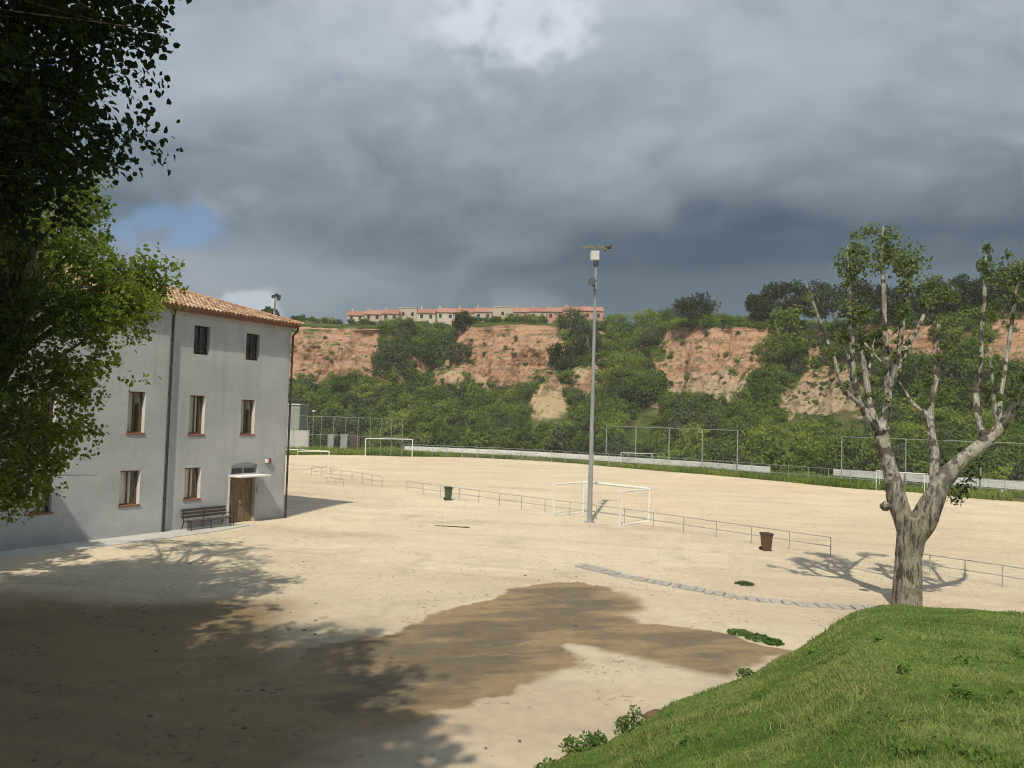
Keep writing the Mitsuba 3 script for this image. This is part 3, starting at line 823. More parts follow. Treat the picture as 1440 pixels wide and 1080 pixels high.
rng = np.random.default_rng(5)
scene['house_wall_b_mat'] = diffuse(rgb(0.56, 0.33, 0.25))
scene['house_wall_c_mat'] = diffuse(rgb(0.66, 0.58, 0.50))
scene['house_roof_b_mat'] = diffuse(rgb(0.47, 0.25, 0.19))
HX = [488, 512, 536, 560, 586, 612, 640, 666, 692, 721, 744, 768, 792, 818, 849]
HL = ['leftmost house of the row on the skyline', 'second house from the left on the skyline row', 'third house from the left on the skyline row', 'cream flat topped house in the left half of the skyline row', 'red roofed house just right of the left cream house',
      'red roofed house second to the right of the left cream house', 'red roofed house left of the small dark rim bush', 'red roofed house just left of the tall cream gable', 'cream house front standing tallest in the middle of the skyline row', 'red brick house just right of the tall cream front',
      'red brick house second to the right of the tall cream front', 'red brick house third to the right of the tall cream front', 'red brick house behind the dark tree left of the light mast', 'rightmost red brick house of the row, behind the light mast']
for k in range(14):
    flat = k in (3, 8)
    yt = np.interp(HX[k], [488, 620, 849], [435, 431, 429]) + (1.5 if k in (3, 8) else 0) + rng.uniform(-0.8, 0.8)
    wall = 'house_cream_mat' if flat else ('house_wall_c_mat', 'house_wall_mat', 'house_wall_b_mat')[min(2, int(rng.integers(0, 2)) + (1 if k > 8 else 0))]
    house(HX[k], HX[k + 1], yt, 452, 300 + rng.uniform(-3, 3), wall, ('house_roof_mat', 'house_roof_b_mat')[k % 2], HL[k], 1 if k == 8 else 2, flat)
for k, (px, yt, yb) in enumerate([(986, 416, 452), (1008, 416, 450)]):
    b = on_hill(px, yb, top_rows)
    tp = at(px, yt, b[1])
    single('utility_pole', tube([b - [0, 0, 0.5], tp], [0.16, 0.10], 8), 'post_wood_mat', ('wooden pole in front of the dark skyline tree', 'slim wooden pole right of the dark skyline tree')[k], 'pole')

# ------------------------------------------------------------------ the farm building
A0 = ground(398, 728); B0 = ground(222, 749)
DX = unit((B0 - A0) * [1, 1, 0]); NX = np.array([-DX[1], DX[0], 0])
if NX[0] < 0: NX = -NX
BM = np.eye(4); BM[:3, 0], BM[:3, 1], BM[:3, 2], BM[:3, 3] = DX, NX, [0, 0, 1], A0
assert np.linalg.det(BM[:3, :3]) > 0


def bld(mesh):
    """from the facade's axes (x leftwards from the right corner, y out of the wall, z up) to the world"""
    m = mesh.copy(); m.apply_transform(BM)
    return m


def bl(x, y, z):
    return (BM @ [x, y, z, 1])[:3]


FB = thing('farm_building', 'grey rendered three storey building with clay tile roof, left of the yard', 'building')
WALL_H, SPLIT, LEN, DEEP, PROUD = 11.0, 7.95, 30.0, 14.0, 0.13
WIN = [  # x0, x1, z0, z1, kind
    (5.55, 6.50, 8.85, 10.32, 'top'), (2.26, 3.18, 8.82, 10.28, 'top'), (5.64, 6.58, 4.77, 6.75, 'mid'), (2.38, 3.32, 4.77, 6.65, 'mid2'), (5.70, 6.68, 1.49, 3.08, 'mid'),
    (9.13, 10.02, 4.83, 6.79, 'mid2'), (9.20, 10.23, 1.46, 3.08, 'mid'), (13.35, 14.28, 4.80, 6.70, 'mid2'), (13.31, 14.25, 1.44, 3.06, 'mid')]
DOOR = (2.12, 3.86, 0.0, 2.46)
TRANS = (2.0, 3.8, 2.64, 3.0)


def wall_panel(x0, x1, holes, y_face):
    Pl = sbox(x0, -0.3, x1, WALL_H)
    for q in holes:
        Pl = Pl.difference(q)
    m = prism(Pl, 0.42)
    M = np.array([[1, 0, 0, 0], [0, 0, -1, y_face], [0, 1, 0, 0], [0, 0, 0, 1.0]])
    m.apply_transform(M)
    return bld(m)


arch = Polygon([(TRANS[0], TRANS[2]), (TRANS[1], TRANS[2]), (TRANS[1], TRANS[3])] + [(2.9 + 0.9 * math.cos(t), TRANS[3] + 0.26 * math.sin(t)) for t in np.linspace(0.05, math.pi - 0.05, 16)] + [(TRANS[0], TRANS[3])])
holes = [sbox(w[0], w[2], w[1], w[3]) for w in WIN]
part(FB, 'wall', wall_panel(0, SPLIT, [h for h, w in zip(holes, WIN) if w[0] < SPLIT] + [sbox(DOOR[0], -0.3, DOOR[1], DOOR[3]), arch], 0.0), 'plaster_mat')
part(FB, 'wall', wall_panel(SPLIT, LEN, [h for h, w in zip(holes, WIN) if w[0] > SPLIT], PROUD), 'plaster_mat')
part(FB, 'end_wall', bld(join([box(0.0, 0.42, -DEEP, -0.424, -0.3, WALL_H), box(LEN - 0.42, LEN, -DEEP, -0.424 + PROUD, -0.3, WALL_H), box(0.424, LEN - 0.424, -DEEP, -DEEP + 0.42, -0.3, WALL_H)])), 'plaster_mat')
part(FB, 'interior', bld(join([box(0.43, LEN - 0.43, -2.2, -2.1, -0.2, WALL_H), box(0.43, LEN - 0.43, -2.09, -0.43, 3.7, 3.9), box(0.43, LEN - 0.43, -2.09, -0.43, 7.6, 7.8), box(0.43, LEN - 0.43, -2.09, -0.43, -0.25, -0.02)])), 'room_mat')
for (x0, x1, z0, z1, kind) in WIN:
    yf = PROUD if x0 > SPLIT else 0.0
    w = part(FB, 'window', bld(join([box(x0, x0 + 0.055, yf - 0.30, yf - 0.22, z0, z1), box(x1 - 0.055, x1, yf - 0.30, yf - 0.22, z0, z1), box(x0 + 0.071, x1 - 0.071, yf - 0.30, yf - 0.22, z0, z0 + 0.07), box(x0 + 0.071, x1 - 0.071, yf - 0.30, yf - 0.22, z1 - 0.07, z1),
                                      box((x0 + x1) / 2 - 0.022, (x0 + x1) / 2 + 0.022, yf - 0.298, yf - 0.218, z0 + 0.071, z1 - 0.071)])), 'frame_mat' if kind != 'top' else 'dark_mat')
    xm_ = (x0 + x1) / 2
    for a_, b_ in ((x0 + 0.07, xm_ - 0.035), (xm_ + 0.035, x1 - 0.07)):
        pane = trimesh.Trimesh([(a_, yf - 0.26, z0 + 0.07), (b_, yf - 0.26, z0 + 0.07), (b_, yf - 0.26, z1 - 0.07), (a_, yf - 0.26, z1 - 0.07)], [[0, 1, 2], [0, 2, 3]], process=False)
        part(w, 'pane', bld(pane), 'glass_mat')
    if kind != 'top':
        nfold = 14
        xs_ = np.linspace(x0 + (x1 - x0) * (0.30 if kind == 'mid' else 0.52), x1 - 0.02, nfold)
        ys_ = yf - 0.32 + 0.02 * np.sin(np.arange(nfold) * 2.2)
        v = np.array([(a_, b_, c_) for c_ in (z0 + 0.05, z1 - 0.03) for a_, b_ in zip(xs_, ys_)])
        k = np.arange(nfold - 1)
        f = np.vstack([np.stack([k, k + 1, k + 1 + nfold], 1), np.stack([k, k + 1 + nfold, k + nfold], 1)])
        part(w, 'curtain', bld(trimesh.Trimesh(v, f, process=False)), 'curtain_mat')
    if kind == 'mid2':
        part(w, 'blind', bld(box(x0 + 0.08, x1 - 0.08, yf - 0.36, yf - 0.34, z1 - 0.55, z1 - 0.05)), 'blind_mat')
    if kind != 'top':
        part(w, 'sill', bld(cbox(x0 - 0.05, x1 + 0.05, yf - 0.20, yf + 0.05, z0 - 0.075, z0 + 0.012, 0.012)), 'sill_mat')
        part(w, 'sunlit_reveal', bld(join([box(x0 - 0.0, x0 + 0.012, yf - 0.215, yf + 0.004, z0 + 0.02, z1 - 0.005)])), 'white_trim_mat')  # white slab on the right jamb alone stands in for sunlight on it
# door: two leaves of upright planks set back in the opening, pale frame, arched light above, thin canopy slab
dk = part(FB, 'door', bld(join([box(DOOR[0], DOOR[0] + 0.08, -0.36, -0.22, 0, DOOR[3]), box(DOOR[1] - 0.08, DOOR[1], -0.36, -0.22, 0, DOOR[3]), box(DOOR[0] + 0.081, DOOR[1] - 0.081, -0.36, -0.22, DOOR[3] - 0.08, DOOR[3])])), 'door_mat')
npl = 12
for k in range(npl):
    xa = DOOR[0] + 0.085 + (DOOR[1] - DOOR[0] - 0.17) * k / npl
    xb = xa + (DOOR[1] - DOOR[0] - 0.17) / npl - 0.012
    part(dk, 'plank', bld(cbox(xa, xb, -0.33, -0.285, 0.03, DOOR[3] - 0.085, 0.006)), 'door_mat')
part(dk, 'handle', bld(join([box(2.90, 2.93, -0.285, -0.22, 1.0, 1.16), box(2.93, 3.03, -0.245, -0.22, 1.10, 1.13)])), 'rail_mat')
part(FB, 'door_surround', bld(join([box(DOOR[1] + 0.0, DOOR[1] + 0.10, -0.2, 0.03, 0, DOOR[3] + 0.06)])), 'white_trim_mat', label='pale painted strip along the left side of the door')
part(FB, 'canopy', bld(cbox(1.86, 3.96, -0.05, 0.92, 2.50, 2.585, 0.015)), 'white_trim_mat', label='thin white slab over the door')
M = np.array([[1, 0, 0, 0], [0, 0, -1, -0.20], [0, 1, 0, 0], [0, 0, 0, 1.0]])
am = prism(arch, 0.04); am.apply_transform(M)
tk = part(FB, 'transom', bld(am), 'plaster_mat', label='grey arched recess above the door canopy')
part(tk, 'light', bld(box(2.08, 3.74, -0.199, -0.16, 2.66, 2.94)), 'house_window_mat', label='dark low window strip above the canopy')
part(tk, 'bar', bld(join([box(2.86, 2.92, -0.19, -0.15, 2.65, 2.95), box(2.02, 3.78, -0.185, -0.145, 2.945, 2.985)])), 'rail_mat')
ab = part(FB, 'alarm_box', bld(cbox(1.15, 1.45, 0.005, 0.15, 3.14, 3.42, 0.03)), 'red_mat')
part(ab, 'cover', bld(cbox(1.36, 1.56, 0.02, 0.17, 3.17, 3.39, 0.03)), 'white_trim_mat')
part(FB, 'intercom', bld(cbox(1.85, 2.02, 0.004, 0.10, 1.55, 1.95, 0.015)), 'rail_mat')
# rain pipes
pk = part(FB, 'downpipe', bld(tube([(SPLIT - 0.10, 0.16, 0.02), (SPLIT - 0.10, 0.16, 10.55), (SPLIT - 0.08, 0.32, 10.9)], 0.06, 10)), 'pipe_mat', smooth=40)
for z in (1.6, 4.2, 6.8, 9.4):
    part(pk, 'bracket', bld(box(SPLIT - 0.19, SPLIT - 0.01, 0.002, 0.10, z - 0.025, z + 0.025)), 'pipe_mat')
pk = part(FB, 'downpipe', bld(tube([(-0.08, 0.10, 0.02), (-0.08, 0.10, 10.45), (-0.16, 0.22, 10.62), (-0.24, 0.30, 10.72), (-0.22, 0.34, 10.92)], 0.06, 10)), 'pipe_mat', smooth=40)
# roof: hipped deck, barrel tiles laid in courses up the slope
OV, PITCH = 0.45, math.tan(math.radians(17.5))
ZE = WALL_H + 0.07
XR = -OV
half = DEEP / 2 + OV
rz = ZE + half * PITCH
deck = np.array([(XR, OV, ZE), (LEN + OV, OV, ZE), (XR, -DEEP - OV, ZE), (LEN + OV, -DEEP - OV, ZE), (XR + half, -DEEP / 2, rz), (LEN + OV - half, -DEEP / 2, rz)])
rk = part(FB, 'roof', bld(trimesh.convex.convex_hull(np.vstack([deck, deck[:4] - [0, 0, 0.06]]))), 'sill_mat')
part(FB, 'eave', bld(join([box(XR + 0.12, LEN, -0.05, OV - 0.14, WALL_H - 0.10, WALL_H - 0.02), box(XR + 0.10, LEN, -0.05, OV - 0.06, WALL_H - 0.018, WALL_H + 0.005)])), 'sill_mat')
rng = np.random.default_rng(8)
pitch_x, course, rt = 0.245, 0.40, 0.085
ang = np.linspace(0, np.pi, 7)
V, Fc, Cc, nv = [], [], [], 0
slope_u = np.array([0, -1.0, PITCH]); sl = np.linalg.norm(slope_u); slope_u /= sl
nrm_u = np.array([0, PITCH, 1.0]) / sl
for ci in range(int((LEN * 0.72) / pitch_x)):
    xc = XR + 0.12 + ci * pitch_x
    maxrun = min(half, xc - XR) * sl
    ncourse = max(1, int(maxrun / course))
    for cj in range(ncourse):
        s0 = cj * course - 0.10; s1 = s0 + course + 0.07
        if s1 > maxrun + 0.15: break
        jx = rng.normal() * 0.008
        base0 = np.array([xc + jx, OV, ZE + 0.02]) + slope_u * s0 + nrm_u * 0.040
        base1 = np.array([xc, OV, ZE + 0.02]) + slope_u * s1 + nrm_u * 0.015
        r0, r1 = rt + 0.012, rt - 0.008
        e0 = base0 + np.stack([np.cos(ang) * r0, 0 * ang, 0 * ang], 1) + np.outer(np.sin(ang) * r0, nrm_u)
        e1 = base1 + np.stack([np.cos(ang) * r1, 0 * ang, 0 * ang], 1) + np.outer(np.sin(ang) * r1, nrm_u)
        i0 = base0 + 0.82 * (e0 - base0)
        V.append(np.vstack([e0, e1, i0]))
        k = np.arange(6)
        Fc.append(np.vstack([np.stack([k, k + 1, k + 8], 1), np.stack([k, k + 8, k + 7], 1), np.stack([k, k + 15, k + 1], 1), np.stack([k, k + 14, k + 15], 1)]) + nv)
        t = rng.uniform(); pal = np.array([(0.50, 0.33, 0.21), (0.40, 0.21, 0.13), (0.56, 0.42, 0.28), (0.30, 0.18, 0.12), (0.47, 0.36, 0.25)])[rng.choice(5, p=[0.3, 0.2, 0.24, 0.1, 0.16])]
        Cc.append(np.tile(pal * rng.uniform(0.85, 1.15), (21, 1))); nv += 21
for sgn, (p0, p1) in enumerate([((XR, OV, ZE), (XR + half, -DEEP / 2, rz)), ((XR + half, -DEEP / 2, rz), (LEN - half, -DEEP / 2, rz))]):
    p0, p1 = np.array(p0), np.array(p1); L = np.linalg.norm(p1 - p0); u = (p1 - p0) / L
    sd = unit(np.cross(u, [0, 0, 1.0])); up_ = np.cross(sd, u)
    for cj in range(int(L / 0.38)):
        b0, b1 = p0 + u * (cj * 0.38 - 0.05) + up_ * 0.10, p0 + u * (cj * 0.38 + 0.40) + up_ * 0.075
        e0 = b0 + np.outer(np.cos(ang) * 0.13, sd) + np.outer(np.sin(ang) * 0.12, up_)
        e1 = b1 + np.outer(np.cos(ang) * 0.11, sd) + np.outer(np.sin(ang) * 0.10, up_)
        V.append(np.vstack([e0, e1, b0 + 0.82 * (e0 - b0)])); k = np.arange(6)
        Fc.append(np.vstack([np.stack([k, k + 1, k + 8], 1), np.stack([k, k + 8, k + 7], 1), np.stack([k, k + 15, k + 1], 1), np.stack([k, k + 14, k + 15], 1)]) + nv)
        Cc.append(np.tile(np.array((0.46, 0.28, 0.18)) * rng.uniform(0.8, 1.15), (21, 1))); nv += 21
tm = trimesh.Trimesh(np.vstack(V), np.vstack(Fc), process=False); tm.apply_transform(BM)
part(rk, 'tile', (np.array(tm.vertices), np.array(tm.faces)), 'tile_mat', smooth=False, color=np.vstack(Cc), kind='stuff', label='sun bleached clay barrel tiles laid in rows')

# pavement strip along the wall
pv = [bl(*q, 0)[:2] for q in ((3.9, 0.004), (3.3, 0.62), (3.5, 1.25), (6.0, 1.75), (9.5, 1.95), (14, 1.85), (30, 1.9), (30, PROUD + 0.003), (SPLIT + 0.003, PROUD + 0.003), (SPLIT + 0.003, 0.004))]
pm = prism(Polygon(pv).buffer(0), 0.06, -0.02)
structure('pavement', pm, 'concrete_mat', 'pale concrete strip along the foot of the grey building')

# bench against the wall
BN = thing('bench', 'dark slatted wooden bench against the grey wall, left of the door', 'bench')
bx0, bx1 = 4.25, 6.95
for k, yy in enumerate((0.34, 0.47, 0.60, 0.73)):
    part(BN, 'seat_slat', bld(cbox(bx0, bx1, yy, yy + 0.11, 0.46, 0.50, 0.008)), 'bench_mat')
for k, (zz, yy) in enumerate(((0.60, 0.27), (0.76, 0.235), (0.92, 0.20))):
    part(BN, 'back_slat', bld(cbox(bx0, bx1, yy, yy + 0.04, zz, zz + 0.13, 0.008)), 'bench_mat')
for xl in (bx0 + 0.15, (bx0 + bx1) / 2, bx1 - 0.15):
    part(BN, 'leg', bld(join([rod((xl, 0.28, 0.42), (xl, 0.14, 0.045), 0.025), rod((xl, 0.80, 0.44), (xl, 0.86, 0.045), 0.025), rod((xl, 0.24, 0.435), (xl, 0.86, 0.435), 0.022), rod((xl, 0.25, 0.42), (xl, 0.18, 1.06), 0.022)])), 'pipe_mat', smooth=40)
for xl in (bx0 - 0.03, bx1 + 0.03):
    part(BN, 'armrest', bld(join([rod((xl, 0.24, 0.70), (xl, 0.84, 0.68), 0.022), rod((xl, 0.83, 0.68), (xl, 0.85, 0.045), 0.020)])), 'pipe_mat', smooth=40)

# dark tree whose top shows over the roof
p_ = at(374, 560, 135.0); p_[2] = 0.0
r_ = np.random.default_rng(9)
TB = thing('tree', 'dark round tree top showing just above the tiled roof beside the slim mast', 'tree')
zt_ = at(374, 430, 135.0)[2]
part(TB, 'crown', leaf_mesh(*(lambda d: (p_ + [0, 0, zt_ - 4.6] + d * [2.3, 2.3, 4.6] * r_.uniform(0.5, 1.0, (2600, 1)) ** 0.4, d + r_.normal(size=(2600, 3)) * 0.5))((lambda u: u / np.linalg.norm(u, axis=1, keepdims=True))(r_.normal(size=(2600, 3)))), 0.5, r_, 0.8), 'pine_mat')
part(TB, 'trunk', tube([p_, p_ + [0, 0, zt_ * 0.5], p_ + [0, 0, zt_ - 2.0]], [0.25, 0.18, 0.06], 8), 'bark_mat', smooth=True)

# ------------------------------------------------------------------ masts with floodlights
def floodlight(root, p, aim, s, mat):
    aim = unit(aim); sd = unit(np.cross(aim, [0, 0, 1.0])); up_ = np.cross(sd, aim)
    M = np.eye(4); M[:3, 0], M[:3, 1], M[:3, 2], M[:3, 3] = sd, aim, up_, p
    if np.linalg.det(M[:3, :3]) < 0: M[:3, 0] *= -1
    body = trimesh.convex.convex_hull(np.array([(sx * s * 0.5, s * 0.25, sz * s * 0.36) for sx in (-1, 1) for sz in (-1, 1)] + [(sx * s * 0.3, -s * 0.25, sz * s * 0.2) for sx in (-1, 1) for sz in (-1, 1)]))
    body.apply_transform(M)
    k = part(root, 'floodlight', body, mat)
    gl = box(-s * 0.44, s * 0.44, s * 0.252, s * 0.262, -s * 0.30, s * 0.30); gl.apply_transform(M)
    part(k, 'lens', gl, 'lamp_box_mat')


g = ground(829, 734); dpt = g[1]
LM = thing('light_mast', 'tall grey light mast standing beside the rail in the middle of the yard', 'light mast')
top = at(838.0, 370, dpt); g_t = top
hgt = np.linspace(0, 1, 14)
part(LM, 'pole', tube([g + (top - g) * k - [0, 0, 0.05 * (k == 0)] for k in hgt], 0.155 - 0.085 * hgt, 14), 'galv_mat', smooth=50)
bmx = trimesh.creation.box((0.62, 0.62, 0.03)); bmx.apply_translation(g + [0, 0, 0.02])
part(LM, 'base_plate', bmx, 'galv_mat')
pz = lambda px, py: at(px, py, dpt)
part(LM, 'collar', tube([pz(838, 374), pz(838.2, 368)], [0.17, 0.17], 12), 'lamp_dark_mat', smooth=40)
b = pz(836.5, 360)
part(LM, 'lamp_box', cbox(b[0] - 0.26, b[0] + 0.26, b[1] - 0.2, b[1] + 0.2, b[2] - 0.29, b[2] + 0.29, 0.04), 'lamp_box_mat', label='white box below the crossarm')
part(LM, 'crossarm', join([box(pz(828, 0)[0], pz(858, 0)[0], dpt - 0.04, dpt + 0.04, pz(836, 348)[2] - 0.05, pz(836, 348)[2] + 0.05), rod(pz(836.5, 356), pz(836.5, 346), 0.06)]), 'lamp_olive_mat')
for px, py, s, m_ in ((830, 346.5, 0.28, 'lamp_olive_mat'), (840.5, 346, 0.34, 'lamp_olive_mat'), (848, 347.5, 0.22, 'lamp_olive_mat'), (855.5, 346.5, 0.36, 'lamp_dark_mat'), (852, 351, 0.22, 'lamp_olive_mat')):
    floodlight(LM, pz(px, py) + [0, 0.03, 0], (0.3 if px > 845 else -0.3, 0.9, -0.35), s, m_)
sp_ = part(LM, 'loudspeaker', tube([pz(835.5, 404) + [0, -.1, 0], pz(833, 400) + [0, -0.3, 0], pz(831, 398) + [0, -0.5, 0]], [0.06, 0.12, 0.28], 12), 'lamp_dark_mat', smooth=40)
part(sp_, 'bracket', join([rod(pz(834.5, 401), pz(837.2, 403), 0.04), rod(pz(836, 407), pz(837.3, 408.5), 0.09)]), 'lamp_dark_mat')

LM2 = thing('light_mast', 'distant slim mast with a dark lamp head rising behind the tiled roof', 'light mast')
dp2 = 78.0
tp2 = at(386.5, 418, dp2); g2 = np.array([at(384, 560, dp2)[0], dp2, 0.0])
part(LM2, 'pole', tube([g2 + (tp2 - g2) * k for k in hgt], 0.20 - 0.10 * hgt, 10), 'galv_mat', smooth=50)
b2 = at(384.5, 428, dp2)
part(LM2, 'lamp_box', cbox(b2[0] - 0.16, b2[0] + 0.16, b2[1] - 0.3, b2[1] - 0.15, b2[2] - 0.45, b2[2] + 0.45, 0.03), 'lamp_box_mat')
for px, py in ((384, 416.5), (388.5, 414.5), (392, 416.5), (391.5, 420)):
    floodlight(LM2, at(px, py, dp2), (0.5, 0.8, -0.4), 0.42, 'lamp_dark_mat')
part(LM2, 'crossarm', rod(at(383, 417.5, dp2), at(393, 417.5, dp2), 0.06), 'lamp_dark_mat')

# ------------------------------------------------------------------ wheeled bins
def bin_(px, py, label, body, lid, face, s):
    g = ground(px, py)
    key = thing('wheelie_bin', label, 'wheelie bin')
    M = np.eye(4); a = face; M[:2, :2] = [[math.cos(a), -math.sin(a)], [math.sin(a), math.cos(a)]]; M[:3, :3] *= s; M[:3, 3] = g
    def P_(n, m, mat, **k):
        m.apply_transform(M); return part(key, n, m, mat, **k)
    b0, b1 = [(-0.19, -0.20), (0.19, -0.20), (0.19, 0.18), (-0.19, 0.18)], [(-0.245, -0.28), (0.245, -0.28), (0.245, 0.25), (-0.245, 0.25)]
    P_('body', trimesh.convex.convex_hull(np.array([(x, y, 0.05) for x, y in b0] + [(x * 1.02, y * 1.02, 0.4) for x, y in b0] + [(x, y, 0.90) for x, y in b1])), body)
    rim = join([box(-0.275, 0.275, -0.315, 0.28, 0.865, 0.905)])
    P_('rim', rim, lid)
    ld = trimesh.convex.convex_hull(np.array([(x * 1.17, y * 1.16, 0.91) for x, y in b1] + [(x * 1.17, y * 1.16, 0.935) for x, y in b1] + [(x * 0.8, y * 0.75, 0.99) for x, y in b1]))
    P_('lid', ld, lid)
    P_('handle', tube([(-0.2, 0.28, 0.93), (-0.2, 0.36, 0.95), (0.2, 0.36, 0.95), (0.2, 0.28, 0.93)], 0.018, 6), lid)
    for sx in (-1, 1):
        w = trimesh.creation.cylinder(0.10, 0.05, sections=18); w.apply_transform(trimesh.transformations.rotation_matrix(math.pi / 2, (0, 1, 0))); w.apply_translation((sx * 0.235, 0.21, 0.10))
        P_('wheel', w, 'rubber_mat', smooth=40)
    P_('axle', rod((-0.25, 0.21, 0.10), (0.25, 0.21, 0.10), 0.015), 'rubber_mat')
    P_('foot', box(-0.22, 0.22, -0.23, 0.2, 0.0, 0.052), lid)


bin_(630, 703.5, 'dark green wheeled bin standing by the long rail', 'green_bin_mat', 'green_lid_mat', 0.3, 1.0)
bin_(1077.5, 774, 'brown wheeled bin with a dark lid near the right end of the long rail', 'brown_bin_mat', 'brown_lid_mat', 0.2, 0.88)

# ------------------------------------------------------------------ rails
def railing(label, pts, hgt_, n, r=0.022, lean=None, name='railing', group='tubular rails in the yard', end_box=False):
    pts = [np.array([p[0], p[1], 0.0]) for p in pts]
    key = thing(name, label, 'railing', group)
    L = np.r_[0, np.cumsum([np.linalg.norm(b - a) for a, b in zip(pts, pts[1:])])]
    pos = lambda s: np.array([np.interp(s, L, [p[k] for p in pts]) for k in range(3)])
    ss = np.linspace(0, L[-1], n)
    for z in (hgt_, hgt_ * 0.52):
        part(key, 'rail', tube([pos(s) + [0, 0, z] for s in ss], r, 8), 'rail_mat', smooth=40)
    for s in ss:
        p = pos(s)
        part(key, 'post', rod(p - [0, 0, 0.1], p + [0, 0, hgt_], r * 1.15, 8), 'rail_mat', smooth=40)
    return key


gg = lambda *p: [ground(x, y) for x, y in p]
railing('long two bar tubular rail dividing the yard from the pitch', gg((571, 692.5), (720, 714), (890, 738), (1030, 760), (1168, 782)), 0.88, 17)
railing('two bar tubular rail behind the trunk of the pollarded tree at right', gg((1268, 801), (1320, 812), (1378, 820), (1442, 831), (1520, 846)), 0.85, 6)
railing('far left two bar rail in front of the left goal', gg((438, 669), (470, 674), (503, 679), (537, 685.5)), 0.92, 8)
railing('low two bar frame standing alone beside the far left rail', gg((459, 681), (483, 684)), 0.62, 3)

# ------------------------------------------------------------------ goals
def goal(label, p0, p1, hgt_, back, r=0.055, name='football_goal', box_sides=True):
    p0, p1 = np.array([*p0[:2], 0.0]), np.array([*p1[:2], 0.0])
    key = thing(name, label, 'goal')
    back = np.array([*back, 0.0])
    z = np.array([0, 0, hgt_])
    for p in (p0, p1):
        part(key, 'post', rod(p - [0, 0, 0.05], p + z, r, 10), 'goal_mat', smooth=40)
    part(key, 'crossbar', rod(p0 + z, p1 + z, r * 0.98, 10), 'goal_mat', smooth=40)
    if box_sides:
        for p in (p0, p1):
            part(key, 'side_frame', join([rod(p + z * 0.985, p + back + z * 0.985, r * 0.6, 8), rod(p + back + z * 0.99, p + back - [0, 0, 0.02], r * 0.6, 8), rod(p + [0, 0, 0.04], p + back + [0, 0, 0.04], r * 0.5, 8)]), 'goal_mat', smooth=40)
        part(key, 'back_frame', join([rod(p0 + back + [0, 0, 0.03], p0 + back * 0.55 + [0, 0, 0.03], r * 0.4, 8), rod(p1 + back + [0, 0, 0.03], p1 + back * 0.55 + [0, 0, 0.03], r * 0.4, 8)]), 'goal_mat', smooth=40)
    return key


a_, b_ = ground(820, 721), ground(912, 734)
goal('nearest white goal frame, behind the long rail by the tall light mast', a_, b_, 2.02, (ground(872, 740) - b_)[:2], 0.085)
a_, b_ = ground(513.5, 641.5), ground(579.5, 642.5)
goal('large white full size goal at the far left end of the pitch', a_, b_, 2.60, (0.2, 2.0), 0.07, box_sides=False)
a_, b_ = ground(405, 657), ground(462, 663.5)
goal('white goal half hidden behind the corner of the grey building', at(405, 0, 86) * [1, 1, 0], b_, 2.12, (-3.0, -1.2))
a_, b_ = ground(873, 657), ground(916.5, 658.5)
goal('small white goal before the tall net fence', a_, b_, 1.95, (1.2, 1.6), 0.05)
a_, b_ = ground(1232, 688.5), ground(1300, 694)
goal('white goal behind the trunk of the pollarded tree', a_, b_, 1.90, (1.0, 1.4), 0.05)

# ------------------------------------------------------------------ fences beyond the pitch
def net(P0, P1, z0, z1, step, r, mat='wire_mat'):
    """wires of a net between two uprights, one tube for each wire"""
    P0, P1 = np.asarray(P0, float), np.asarray(P1, float)
    L = np.linalg.norm(P1 - P0); ms = []
    for s in np.arange(step / 2, L, step):
        q = P0 + (P1 - P0) * s / L
        ms.append(tube([(q[0], q[1], z0), (q[0], q[1], z1)], r, 3, cap=False))
    for z in np.arange(z0, z1, step):
        ms.append(tube([(P0[0], P0[1], z), (P1[0], P1[1], z)], r, 3, cap=False))
    return join(ms)


def fence(label, pts, hgt_, step, r, rails=(1.0,), mesh_step=0.3, wire=0.006, name='mesh_fence', mid=True):
    pts = [np.array([p[0], p[1]]) for p in pts]
    key = thing(name, label, 'fence')
    L = np.r_[0, np.cumsum([np.linalg.norm(b - a) for a, b in zip(pts, pts[1:])])]
    pos = lambda s: np.array([np.interp(s, L, [p[0] for p in pts]), np.interp(s, L, [p[1] for p in pts])])
    n = max(2, int(round(L[-1] / step)) + 1)
    ss = np.linspace(0, L[-1], n)
    for s in ss:
        p = pos(s)
        part(key, 'post', rod((*p, -0.2), (*p, hgt_), r, 8), 'fence_mat', smooth=40)
    for k in rails:
        part(key, 'rail', tube([(*pos(s), hgt_ * k) for s in ss], r * 0.7, 6), 'fence_mat', smooth=40)
    for a, b in zip(ss, ss[1:]):
        part(key, 'net', net(pos(a), pos(b), 0.1, hgt_, mesh_step, wire), 'wire_mat', kind='stuff')
    return key


fence('tall wire net fence behind the far left goals', [at(400, 0, 120), at(480, 0, 122), at(545, 0, 120), at(588, 0, 117)], 5.6, 2.1, 0.032, (1.0, 0.5), 0.5, 0.0035)
fence('tall wire net fence behind the small goal in the middle distance', [at(868, 0, 113), at(914, 0, 108.5), at(958, 0, 105), at(1002, 0, 101), at(1048, 0, 97)], 5.5, 5.0, 0.06, (1.0,), 0.5, 0.0035)
fence('tall wire net fence behind the pollarded tree', [at(1191, 0, 88), at(1260, 0, 83.5), at(1345, 0, 79), at(1440, 0, 74.5), at(1500, 0, 72)], 5.2, 7.0, 0.05, (1.0,), 0.5, 0.003)
LOW = [at(590, 0, 122), at(650, 0, 120), at(720, 0, 118.5), at(800, 0, 114), at(900, 0, 106.5), at(1000, 0, 99), at(1100, 0, 91), at(1200, 0, 84.5), at(1300, 0, 79.5), at(1440, 0, 73.5), at(1540, 0, 69)]
fence('long low wire fence along the far side of the pitch', LOW, 1.75, 2.4, 0.035, (1.0, 0.5), 0.35, 0.003)


